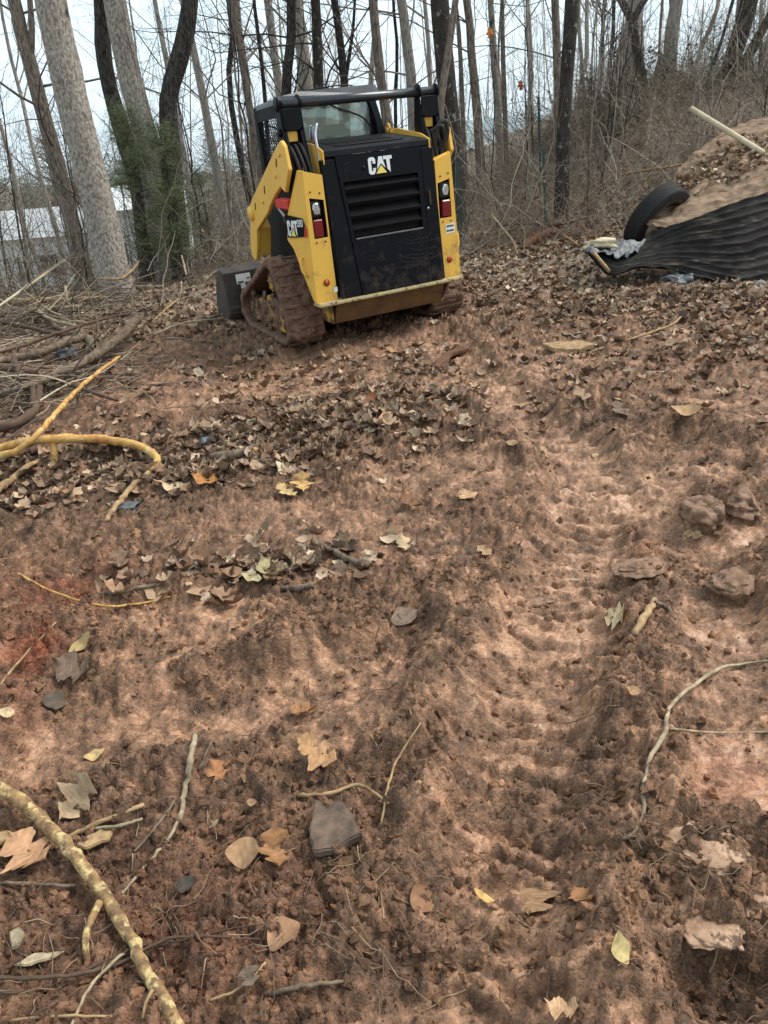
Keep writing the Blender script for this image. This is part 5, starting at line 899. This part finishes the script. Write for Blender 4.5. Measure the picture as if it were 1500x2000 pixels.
r11 = stick('long pale curved twig on the clay at the right', [(1256, 1592, 0), (1262, 1510, .005), (1298, 1430, .01), (1314, 1375, .012), (1400, 1310, .012), (1450, 1298, .008), (1530, 1288, .0)], [9, 10, 8, 4], 'pale_twig', 'twig', 'twig', n=36, wob=.003)
sub(r11, [(1308, 1424, .01), (1400, 1432, .01), (1520, 1430, .0)], [5, 4], 'pale_twig'); sub(r11, [(1360, 1430, .01), (1385, 1448, .005), (1392, 1455, 0)], [3, 2], 'pale_twig')
for pts, w, m_, lb in [
 ([(744, 1612, 0), (758, 1540, .01), (778, 1480, .02), (822, 1412, .03)], [5, 6, 4], 'tan_stick', 'thin straight twig standing out of the mud near the middle'),
 ([(352, 1605, .005), (362, 1540, .01), (372, 1490, .02), (381, 1438, .03)], [11, 14, 12], 'pale_twig', 'weathered grey stick upright in the dark soil at the lower left'),
 ([(356, 1585, .01), (330, 1640, .008), (290, 1685, .006), (232, 1755, 0)], [9, 8, 6], 'pale_twig', 'thin grey twig running down from the weathered stick'),
 ([(262, 1665, .0), (310, 1610, .01), (345, 1560, .01)], [7, 6], 'grey_stick', 'thin dark twig left of the weathered grey stick'),
 ([(388, 1505, .0), (404, 1470, .02), (414, 1448, .03)], [8, 6], 'grey_stick', 'short dark twig right of the weathered grey stick'),
 ([(134, 1637, 0), (200, 1606, .01), (282, 1573, .012)], [12, 12, 10], 'tan_stick', 'straight tan stick beside the yellow lichen stick'),
 ([(185, 1620, 0), (240, 1612, .006), (278, 1600, .006)], [8, 7], 'pale_twig', 'flat pale sliver under the tan stick'),
 ([(612, 1058, .02), (650, 1080, .012), (685, 1098, .01), (722, 1106, .01)], [14, 16, 18], 'grey_stick', 'short mud-stained branch piece in the centre'),
 ([(553, 1152, .0), (580, 1151, .01), (610, 1149, .01)], [12, 15, 14], 'grey_stick', 'stubby grey stick right of the pale green leaves'),
 ([(-20, 1090, .01), (90, 1150, .015), (190, 1183, .01), (270, 1180, .01), (345, 1163, 0)], [4, 5, 6, 3], 'orange_bark', 'thin orange root looping over the soil at the left'),
 ([(1240, 1242, 0), (1258, 1208, .008), (1278, 1174, .01)], [16, 18, 14], 'tan_stick', 'chunky tan stick end beside the white oak leaf'),
 ([(1278, 1176, .02), (1305, 1190, .01), (1318, 1210, 0)], [10, 7], 'grey_stick', 'small forked root right of the chunky tan stick'),
 ([(205, 1020, 0), (232, 985, .01), (262, 950, .02), (292, 925, .03)], [10, 14, 12], 'tan_stick', 'tan stick leaning below the orange arching branch'),
 ([(175, 1166, .0), (230, 1158, .01), (312, 1142, .0)], [10, 12, 8], 'grey_stick', 'flat muddy stick near the smooth clay patch at the left'),
 ([(-20, 1912, .02), (120, 1908, .02), (240, 1880, .02), (330, 1835, .02), (440, 1832, .01), (600, 1842, 0)], [10, 9, 7, 3], 'brown_stick', 'long dark root curving across the bottom left'),
 ([(-20, 1945, .01), (90, 1930, .012), (220, 1870, .012), (300, 1840, .0)], [7, 6, 4], 'brown_stick', 'dark root below the lichen stick near the corner'),
 ([(138, 2010, .0), (175, 1930, .01), (230, 1872, .015), (260, 1850, .0)], [7, 8, 5], 'pale_twig', 'pale thin root crossing the bottom left corner'),
 ([(300, 1850, .02), (420, 1822, .012), (520, 1805, .008), (690, 1808, 0)], [4, 4, 2], 'brown_stick', 'hair-thin root crossing the soil at the lower middle'),
 ([(582, 1555, .0), (640, 1552, .012), (700, 1535, .015), (760, 1570, 0)], [9, 9, 7], 'tan_stick', 'muddy root arching above the dark stone slab'),
 ([(520, 1945, 0), (580, 1930, .008), (670, 1918, .0)], [10, 12, 8], 'grey_stick', 'muddy root half buried at the bottom middle'),
 ([(410, 1955, 0), (470, 1930, .008), (520, 1880, .0)], [6, 6], 'tan_stick', 'curled thin root at the bottom left of the middle'),
 ([(20, 1995, 0), (130, 1985, .008), (260, 1990, 0)], [7, 6], 'tan_stick', 'thin straw along the bottom edge at the left'),
 ([(-10, 1725, .0), (80, 1728, .01), (155, 1730, 0)], [8, 8], 'grey_stick', 'short dark twig poking in from the left edge'),
 ([(0, 1340, 0), (40, 1290, .015), (110, 1215, .015)], [5, 6, 3], 'tan_stick', 'thin straw leaning on the red soil patch'),
 ([(922, 592, 0), (960, 575, .02), (1002, 554, .02)], [7, 9, 7], 'brown_stick', 'dark stick on the leaves right of the loader'),
 ([(1215, 1640, 0), (1240, 1625, .01), (1255, 1590, .0)], [9, 6], 'grey_stick', 'dark root poking from the hole at the lower right'),
 ([(1385, 1900, 0), (1395, 1880, .02), (1402, 1850, .03)], [6, 4], 'tan_stick', 'pale root hanging in the dark hole at the bottom right'),
 ([(700, 1420, 0), (725, 1440, .006), (745, 1470, 0)], [5, 4], 'tan_stick', 'thin straw near the middle of the mud'),
 ([(1150, 690, 0), (1300, 640, .03), (1330, 620, .02)], [5, 5], 'tan_stick', 'thin stick on the leaf carpet at the right'),
 ([(960, 420, .5), (1000, 470, .2), (1012, 500, .0)], [4, 4], 'pale_twig', 'pale slanting twig in front of the brush right of the loader'),
 ([(1020, 487, .03), (1045, 472, .07), (1082, 454, .1)], [18, 22, 16], 'log', 'rotten red-brown log in the root heap right of the loader'),
 ([(905, 505, .02), (960, 470, .10), (1010, 445, .18)], [6, 6], 'grey_stick', 'grey stick leaning on the root heap'),
 ([(930, 470, .1), (990, 440, .2), (1090, 440, .2), (1150, 425, .2)], [5, 7, 5], 'brown_stick', 'dark branch on top of the root heap'),
 ([(1050, 470, .06), (1120, 410, .2), (1190, 350, .3), (1230, 330, .3)], [4, 6, 4], 'grey_stick', 'long grey stick lying up the bank behind the tyre'),
 ([(1130, 480, .03), (1075, 440, .1), (1060, 425, .15)], [4, 5], 'tan_stick', 'tan stick left of the torn flap'),
 ([(1200, 345, .2), (1290, 330, .3), (1345, 320, .3)], [5, 6, 4], 'tan_stick', 'tan branch lying above the tyre')]:
    stick(lb, pts, w, m_, 'twig', 'twig', ns=7, wob=.003)
def chip(name, label, cat, pts, thick, mat, curl=.0, lift=.004, group=None):
    """a flat piece of bark, board or stone with its outline given in pixels"""
    P0 = [Vector(gp(x, y)) for x, y in pts]; rc = random.Random(int(pts[0][0]*7+pts[0][1])); P = []
    for a_, b_ in zip(P0, P0[1:]+P0[:1]):
        l_ = (b_-a_).length
        P += [a_.lerp(b_, (k+rc.uniform(-.25, .25)*(k > 0))/4)+Vector((rc.gauss(0, .022)*l_, rc.gauss(0, .022)*l_, 0)) for k in range(4)]
    c = sum(P, Vector())/len(P); zt_ = max(p.z for p in P); A = np.array([list(p) for p in P]); G_ = np.column_stack([A[:, :2]-A[:, :2].mean(0), np.ones(len(A))]); co_, *_ = np.linalg.lstsq(G_, A[:, 2], rcond=None)
    pts3 = [(p.x-c.x, p.y-c.y, float(co_[0]*(p.x-c.x)+co_[1]*(p.y-c.y))+lift) for p in P]; me = prism(pts3, (0, 0, thick), min(.004, thick*.3), 2); o = obj(name, me, M[mat], label=label, category=cat, group=group); o.location = (c.x, c.y, float(co_[2])); return o
chip('stone_slab', 'dark grey-brown flat stone slab lying in the soil at the lower middle', 'stone', [(612, 1685), (608, 1640), (618, 1585), (640, 1578), (668, 1582), (690, 1612), (708, 1650), (660, 1672)], .025, 'slab', lift=.012)
chip('bark_slab', 'long flat brown bark slab on the mud right of the loader', 'bark', [(1058, 682), (1090, 676), (1140, 674), (1162, 684), (1130, 692), (1080, 690)], .03, 'tan_stick', lift=.01)
chip('bark_slab', 'curved brown bark piece on the mud below the right track', 'bark', [(845, 725), (862, 702), (900, 685), (918, 690), (885, 703), (858, 728)], .025, 'log', lift=.02)
for px, py, sz, asp, fl_, mt, lb, nm, rz_ in [(1385, 1662, .075, 1.1, .32, 'clay_pale', 'large pale clay slab at the lower right', 'clay_slab', .3), (1385, 1815, .05, 1.4, .3, 'clay_pale', 'small pale clay slab below the large one', 'clay_slab', -.4), (1475, 1760, .035, 1., .4, 'clay_pale', 'pale clay lump at the right edge near the bottom', 'clay_lump', .2), (1040, 1172, .05, 1.4, .22, 'clay_mid', 'smooth clay cake in the right-hand rut', 'clay_lump', .1), (1250, 1108, .07, 1.5, .25, 'clay_mid', 'smooth clay cake near the white oak leaf', 'clay_lump', .2), (1375, 1010, .10, .9, .8, 'clay_mid', 'big upturned clay block on the right edge of the rut', 'clay_block', .5), (1450, 985, .09, 1.2, .6, 'clay_mid', 'rough clay block at the right edge beside the upturned one', 'clay_block', 1.), (1440, 1140, .07, 1.5, .5, 'clay_mid', 'rough clay clod row end at the right edge', 'clay_block', .1)]:
    lump(nm, px, py, sz, mt, lb, 'clay', int(px), fl_, 5, .34, sink=.47, planes=2, rz=rz_, aspect=asp)
lump('pale_fragment', 552, 925, .04, 'cream', 'cream torn fragment standing in the leaf pile', 'fragment', 77, .9, 4, .9, sink=.3, aspect=.6, planes=5)
chip('wood_splinter', 'white wood splinter at the bottom left', 'wood chip', [(30, 1892), (70, 1870), (130, 1864), (100, 1882), (50, 1895)], .008, 'pale_twig', lift=.008)
chip('wood_splinter', 'white broken wood chip above the bottom left corner', 'wood chip', [(22, 1830), (40, 1812), (52, 1830), (40, 1860), (25, 1858)], .01, 'pale_twig', lift=.006)
chip('bark_piece', 'yellowish peeled bark piece beside the lichen stick', 'bark', [(150, 1660), (200, 1635), (228, 1625), (215, 1655), (170, 1672)], .01, 'tan_stick', lift=.015)
chip('bark_piece', 'pale curled bark piece at the left edge', 'bark', [(0, 1640), (20, 1632), (25, 1650), (5, 1660)], .01, 'tan_stick', lift=.015)
for px, py, sz, lb, sd_ in [(245, 995, .05, 'crumpled grey plastic scrap against the leaning tan stick', 3), (395, 862, .05, 'dark grey plastic scrap behind the broken log', 4), (130, 692, .07, 'blue-grey plastic sheet under the gnarled branch', 5), (185, 690, .05, 'small blue-grey plastic piece right of the gnarled branch', 7)]:
    lump('plastic_scrap', px, py, sz, 'plastic', lb, 'plastic scrap', sd_, .45, 3, .9, group='plastic scraps at the left')
chip('plank', 'pale new plank sticking out of the root heap right of the loader', 'plank', [(890, 468), (930, 463), (985, 458), (986, 463), (930, 470), (890, 474)], .03, 'board', lift=.06)
# ------------------------------------------------------------------ leaves one can pick out
M['leaf_obj'] = M['leaf']
def leaf(label, px, py, wpx, col, lobes=3, yaw=0., tilt=(.1, .1), curl=.3, fold=.25, asp=.45, seed=0, group='single fallen leaves', lift=.013):
    P = gp(px, py); L = wpx*depth(P)/F_PX*.92; v, f = leafmesh(L, L*asp, lobes, curl, fold*.6, 31 if lobes else 11, seed); mb = MB(); c = np.array(col)[None]*np.array([.74, .63, .50])*(1+.14*np.random.default_rng(seed).standard_normal((len(v), 1))); mb.add(v, f, np.clip(c, .01, .9)); o = mb.build('fallen_leaf', M['leaf'], label=label, category='leaf', group=group)
    e = .06; nx_, ny_ = [(float(gh(P[0]+a, P[1]+b)[0])-float(gh(P[0]-a, P[1]-b)[0]))/(2*e) for a, b in ((e, 0), (0, e))]; n_ = Vector((-nx_, -ny_, 1)).normalized()
    o.matrix_world = Matrix.Translation(Vector(P)+n_*(lift+.12*L*abs(fold))) @ Vector((0, 0, 1)).rotation_difference(n_).to_matrix().to_4x4() @ Euler((tilt[0]*.55, tilt[1]*.55, yaw)).to_matrix().to_4x4()
CR, TN, OR, GY, BN, YL, GN = (.60, .52, .38), (.38, .26, .17), (.31, .18, .10), (.17, .135, .115), (.21, .125, .08), (.50, .41, .23), (.40, .40, .26)
for i, (lb, px, py, w, col, lo, yaw, ti, cu_, fo_, asp) in enumerate([
 ('white deeply lobed oak leaf on the right-hand clay', 1207, 1207, 62, CR, 3, -2.2, (.2, .1), .3, .1, .5), ('pale lobed leaf lying above the lichen stick at the lower left', 160, 1562, 105, (.52, .42, .32), 3, -.7, (.5, .2), .5, .5, .42), ('broad tan leaf under the lichen stick', 62, 1682, 110, (.46, .30, .2), 3, 1.0, (.3, -.2), .5, .3, .5),
 ('pale orange curled leaf above the stone slab', 622, 1487, 92, (.42, .28, .17), 3, 1.2, (.2, .2), .6, .4, .45), ('bright orange-tan lobed leaf left of the stone slab', 535, 1672, 80, OR, 3, .3, (.3, .3), .5, .4, .5), ('flat tan leaf touching the orange-tan leaf', 482, 1672, 75, TN, 0, 1.4, (.1, -.3), .3, .2, .45),
 ('small orange lobed leaf in the middle mud', 598, 1396, 58, OR, 3, 1.3, (.1, .2), .5, .3, .45), ('muddy lobed leaf pressed into the bottom clay', 1042, 1752, 105, (.36, .25, .17), 3, 2.9, (.05, .05), .2, .1, .5), ('pale yellow folded leaf near the red soil', 165, 1268, 58, YL, 0, -1.0, (.5, .2), .5, .6, .35),
 ('dark curled leaf near the red soil', 152, 1322, 75, GY, 2, 1.3, (.5, -.4), .9, .6, .5), ('grey leaf stuck on the central ridge', 792, 1210, 52, (.22, .175, .155), 0, .4, (.2, .3), .3, .2, .6), ('small cream forked leaf on the central mud', 786, 1070, 42, CR, 2, .2, (.6, .2), .5, .4, .4), ('pale green crumpled leaf by the stubby stick', 525, 1128, 52, GN, 2, .9, (.5, .3), .9, .6, .55),
 ('pale green-white folded leaf left of the crumpled one', 492, 1138, 44, (.42, .41, .28), 0, 1.5, (.4, .5), .5, .6, .4), ('grey lobed leaf standing behind the pale green leaves', 485, 1098, 66, (.22, .16, .13), 2, .3, (1.0, .1), .4, .3, .4), ('dark grey leaf on the dark soil below the lichen stick', 368, 1734, 42, (.075, .07, .068), 0, 1.2, (.1, .1), .3, .2, .5), ('grey-brown leaf near the bottom middle', 490, 1915, 46, (.17, .145, .13), 2, .4, (.2, .1), .3, .2, .5),
 ('tan long leaf lower left above the tan stick', 185, 1482, 46, YL, 0, -.8, (.1, .1), .3, .3, .3), ('pale greenish leaf at the bottom right of the rut', 1205, 1855, 62, (.52, .47, .27), 0, .3, (.4, .3), .4, .3, .4), ('tan pointed leaf at the bottom edge', 1115, 1985, 70, (.5, .36, .25), 2, 1.2, (.5, .2), .5, .3, .45), ('yellow wood-like leaf in the lower rut', 940, 1760, 48, (.56, .42, .18), 0, 1.2, (.1, .2), .3, .4, .22),
 ('small tan oval leaf in the rut', 1233, 1355, 32, TN, 0, 1.4, (.2, .1), .4, .4, .4), ('orange-brown leaf right of the stone slab near the hole', 1150, 1770, 60, OR, 2, .5, (.6, .3), .7, .5, .4), ('tan leaf standing at the front of the leaf pile', 560, 968, 50, YL, 3, 1.0, (.5, .2), .4, .3, .45), ('yellow-tan leaf in front of the leaf pile', 590, 950, 45, (.56, .40, .2), 3, .2, (.6, .3), .4, .3, .5),
 ('orange-brown leaf before the broken log', 405, 945, 55, (.42, .22, .09), 2, 1.5, (.4, .3), .5, .3, .5), ('pale leaf lying below the broken log', 340, 958, 52, CR, 0, 1.3, (.2, .2), .3, .3, .4), ('upright red-brown leaf at the right of the leaf pile', 730, 790, 44, (.36, .17, .1), 0, .2, (1.2, .2), .4, .3, .45), ('red-brown leaf in the upper middle mud', 765, 832, 52, (.46, .30, .2), 3, .8, (.6, .2), .4, .3, .5), ('pale pointed leaf on the ridge below the loader', 770, 690, 36, TN, 0, 1.1, (.3, .1), .4, .3, .4),
 ('tan leaf on the mud left of the rut', 915, 975, 44, (.46, .33, .22), 3, .5, (.2, .2), .3, .2, .5), ('brown curled leaf at the central left', 800, 990, 52, BN, 2, 1.1, (.5, .4), .8, .5, .45), ('grey-brown leaf at the left beside the weathered stick', 105, 1375, 50, (.11, .095, .085), 0, .3, (.2, .1), .3, .2, .5), ('orange-brown leaf lying in the small hollow at the lower left', 430, 1517, 58, (.36, .19, .1), 2, .9, (.1, .2), .3, .2, .55),
 ('pale leaf tip at the left edge', 15, 1395, 34, CR, 0, 1.4, (.2, .2), .3, .3, .35), ('brown leaf right of the rut top', 1210, 810, 44, (.2, .16, .14), 3, .4, (.5, .3), .5, .4, .5), ('brown-red leaf below the bark slab', 1140, 780, 46, (.34, .25, .19), 2, .9, (.7, .3), .5, .4, .5), ('tan leaf above the upturned clay block', 1340, 810, 60, (.4, .29, .18), 0, 1.3, (.3, .3), .5, .4, .4), ('flat muddy leaf at the bottom left of the middle', 555, 1830, 70, (.34, .22, .15), 0, .9, (.1, .1), .2, .1, .6), ('dark brown leaf at the bottom right of the middle', 820, 1760, 60, (.28, .17, .11), 0, .6, (.2, .2), .3, .2, .55)]):
    leaf(lb, px, py, w, col, lo, yaw, ti, cu_, fo_, asp, 300+i)
# ------------------------------------------------------------------ leaf litter, clods, fine twigs (uncountable)
def zone(n, px, py, rx, ry): c = hit(px, py); return np.column_stack([RNG.normal(c[0], rx, n), RNG.normal(c[1], ry, n)])
Zs = [zone(520, 620, 850, .32, .26), zone(520, 430, 910, .42, .2), zone(520, 150, 930, .42, .25), zone(220, 470, 740, .8, .4), zone(700, 330, 630, .9, .6), zone(260, 720, 800, .3, .25), zone(800, 1010, 560, .7, .55), zone(1000, 1280, 600, .9, .35), zone(420, 1450, 660, .6, .45), zone(900, 1000, 490, 1.0, .8), zone(800, 1150, 450, .8, .7), zone(110, 760, 720, .7, .4), zone(150, 1300, 740, .7, .5), zone(150, 500, 1120, .25, .1),
  region(1700, (1.2, 9), (9.2, 15)), region(2200, (-8, -.8), (8.2, 14)), region(700, (-1.5, 3), (8.6, 12)), region(60, (-3.2, 3.2), (2.6, 6.5))]
xy = np.vstack(Zs)
loc = (xy-np.array(MX[:2])) @ np.array([[math.cos(MYAW), -math.sin(MYAW)], [math.sin(MYAW), math.cos(MYAW)]])
xy = xy[~((np.abs(loc[:, 0]) < .9) & (loc[:, 1] > .15) & (loc[:, 1] < 1.5))]
P = np.column_stack([xy, gh(xy[:, 0], xy[:, 1])+RNG.uniform(.0, .018, len(xy))]); scatter_leaves('leaf_litter', 'carpet of dead brown and tan leaves', P, len(P), .04, .115, LC, .28, muddy=.5)
k = 900; i = RNG.integers(10, 80, k); j = RNG.integers(8, 50, k); m = (np.abs(j/60-.55+.25*(i/90-.5)) < .22*RNG.uniform(.3, 1.2, k)); PT = TOPS[i[m], j[m]]+np.column_stack([RNG.normal(0, .03, (m.sum(), 2)), RNG.uniform(.01, .03, m.sum())]); scatter_leaves('sheet_leaves', 'dead leaves gathered on the rusted sheet', PT, len(PT), .05, .10, LC, .5)
# loose leaves near enough to tell apart: one object each, sharing a few meshes
LM = []
for q in range(20):
    v, f = leafmesh(1, RNG.uniform(.28, .46), [0, 3, 2, 0][q % 4], RNG.uniform(-.4, .9), RNG.uniform(-.3, .7), 17 if q % 4 in (1, 2) else 7, 70+q); mb = MB(); mb.add(v, f, np.array(LC)[q % 8]*np.array([.95, .85, .72])*(.9 if q % 3 else .6)*(1+.15*RNG.standard_normal((len(v), 1)))); me = mb.mesh('loose_leaf'); me.materials.append(M['leaf']); LM.append(me)
def loose(xy, label, group, smin, smax):
    for x, y in xy:
        o = obj('loose_leaf', LM[random.randrange(20)], None, label=label, category='leaf', group=group); o.location = (x, y, float(gh(x, y)[0])+.008); o.rotation_euler = (random.gauss(0, .4), random.gauss(0, .4), random.uniform(0, 6.28)); k = random.uniform(smin, smax); o.scale = (k, k, k)
loose(zone(130, 620, 850, .30, .22), 'dead leaf in the heap of leaves beside the broken log', 'leaves heaped by the broken log', .05, .10)
loose(region(110, (-2.6, 2.6), (2.5, 6.0)), 'loose dead leaf scattered on the mud between the camera and the loader', 'leaves scattered on the mud', .04, .085)
loose(region(22, (-.8, .9), (1.15, 2.5)), 'small dead leaf in the foreground mud', 'small leaves in the foreground', .025, .05)
# twigs and straw
def litter_twigs(name, label, xy, lmin, lmax, r, cols, up=.05):
    n = len(xy); D = RNG.normal(0, 1, (n, 3)); D[:, 2] = np.abs(D[:, 2])*up; Q, R = grow(np.column_stack([xy, gh(xy[:, 0], xy[:, 1])+.006]), D, RNG.uniform(lmin, lmax, n), RNG.uniform(.5, 1.4, n)*r, 6, .16, 0, .5)
    g_ = gh(Q[..., 0].ravel(), Q[..., 1].ravel()).reshape(n, 6); Q[..., 2] = np.maximum(Q[..., 2]*.0+g_+.004+np.abs(RNG.normal(0, .010, (n, 1))), g_+.002); mb = MB(); v, f = tubes(Q, R, 4, False); mb.add(v, f, np.repeat(twigcol(n, cols), 24, 0)); mb.build(name, M['twig'], kind='stuff', label=label, category='twigs')
TC = [(.17, .11, .07), (.11, .07, .046), (.23, .155, .095), (.14, .09, .058), (.28, .20, .125)]
litter_twigs('twig_litter', 'fine twigs, rootlets and straw strewn over the mud', np.vstack([region(800, (-3, 3), (1.6, 6.5)), zone(500, 200, 950, .5, .4), zone(400, 500, 760, .8, .5), zone(200, 350, 1850, .4, .12), zone(400, 600, 860, .5, .3), zone(300, 1300, 830, .5, .3), zone(300, 1100, 560, .8, .5), zone(40, 850, 1300, .12, .3), zone(60, 1300, 1700, .2, .15), region(170, (-.9, .9), (1., 2.4))]), .03, .16, .0014, TC)
litter_twigs('brush_heap_twigs', 'tangle of thin sticks in the brush heap at the left', np.vstack([zone(420, 70, 660, .7, .6), zone(250, 120, 600, .7, .5), zone(200, 40, 760, .4, .4)]), .2, .9, .0045, [(.22, .165, .115), (.13, .095, .07), (.34, .28, .2)])
n = 700; xy = np.vstack([zone(450, 1000, 462, .55, .35), zone(250, 1080, 470, .4, .3)]); P0 = np.column_stack([xy, gh(xy[:, 0], xy[:, 1])]); D = RNG.normal(0, 1, (n, 3)); D[:, 2] = np.abs(D[:, 2])*.4
Pq, Rq = grow(P0, D, RNG.uniform(.2, .7, n), RNG.uniform(.0015, .005, n), 7, .25, -.3, .4); mb = MB(); v, f = tubes(Pq, Rq, 4, False); mb.add(v, f, np.repeat(twigcol(n, [(.2, .11, .06), (.13, .075, .045), (.27, .18, .11)]), 28, 0)); mb.build('root_heap', M['twig'], kind='stuff', label='heap of torn roots and vines right of the loader', category='roots')
n = 620; xy = np.vstack([zone(330, 60, 640, .55, .45), zone(170, 110, 600, .6, .3), zone(120, 30, 800, .35, .3)]); P0 = np.column_stack([xy, gh(xy[:, 0], xy[:, 1])+RNG.uniform(0, .16, n)]); D = RNG.normal(0, 1, (n, 3)); D[:, 2] = D[:, 2]*.22+.08
Pq, Rq = grow(P0, D, RNG.uniform(.25, 1.0, n), RNG.uniform(.002, .008, n), 7, .13, -.15, .4); gq = gh(Pq[..., 0].ravel(), Pq[..., 1].ravel()).reshape(n, 7); Pq[..., 2] = np.maximum(Pq[..., 2], gq+.004); mb = MB(); v, f = tubes(Pq, Rq, 5, False); mb.add(v, f, np.repeat(twigcol(n, [(.24, .18, .125), (.13, .095, .07), (.36, .29, .2), (.09, .065, .05)]), 35, 0)); mb.build('brush_heap', M['twig'], kind='stuff', label='heap of broken sticks and twigs at the left edge', category='brush')
# clods
def clods(name, label, xy, smin, smax, mat='clod', dark=1.):
    mb = MB(); n = len(xy); kinds = []
    for s in range(5):
        bm = bmesh.new(); bmesh.ops.create_icosphere(bm, subdivisions=2, radius=1); r = np.random.default_rng(40+s)
        v = np.array([q.co for q in bm.verts]); f = np.array([[q.index for q in p.verts] for p in bm.faces]); bm.free()
        for _ in range(7): d = r.normal(0, 1, 3); d /= np.linalg.norm(d); h_ = r.uniform(.45, .8); q = v @ d; v = v-np.maximum(0, q-h_)[:, None]*d
        v *= 1+.17*r.standard_normal((len(v), 1)); v *= np.array([1, r.uniform(.6, 1), r.uniform(.5, .8)]); kinds.append((v, f))
    kk = RNG.integers(0, 5, n); s_ = smin*(smax/smin)**(RNG.uniform(0, 1, n)**2.2); z = gh(xy[:, 0], xy[:, 1]); col = gcol(xy[:, 0], xy[:, 1])[:, :3]*RNG.uniform(.85, 1.3, (n, 1))*dark
    for q, (v, f) in enumerate(kinds):
        m = np.where(kk == q)[0]; k = len(m); V = np.einsum('nij,kj->nki', orient(k, .9), v)*s_[m][:, None, None]+np.column_stack([xy[m], z[m]+s_[m]*.15])[:, None]
        mb.add(V.reshape(-1, 3), (f[None]+np.arange(k)[:, None, None]*len(v)).reshape(-1, 3), np.repeat(col[m], len(v), 0))
    mb.build(name, M[mat], kind='stuff', label=label, category='soil', smooth=False)
def keep_rough(xy, p0=.22):
    a = gcol(xy[:, 0], xy[:, 1])[:, 3]; return xy[RNG.uniform(0, 1, len(xy)) < np.clip(1-1.5*a, p0, 1)]
ridge_xy = np.vstack([np.column_stack([lerp(np.array(pts)[np.minimum((t_ := RNG.uniform(0, len(pts)-1.001, 200)).astype(int), len(pts)-2)], np.array(pts)[np.minimum(t_.astype(int), len(pts)-2)+1], (t_ % 1)[:, None])])+RNG.normal(0, hw*.7, (200, 2)) for pts, hw, ht in RIDGES])
clods('soil_clods', 'loose crumbs and clods of brown soil on the churned mud', np.vstack([keep_rough(region(5500, (-1.3, 1.3), (.95, 2.8))), keep_rough(region(6000, (-2.6, 2.6), (2.5, 5.5))), keep_rough(ridge_xy, .6), zone(900, 250, 1800, .3, .2), zone(700, 600, 1800, .25, .2), zone(500, 1250, 1800, .2, .15)]), .003, .022)
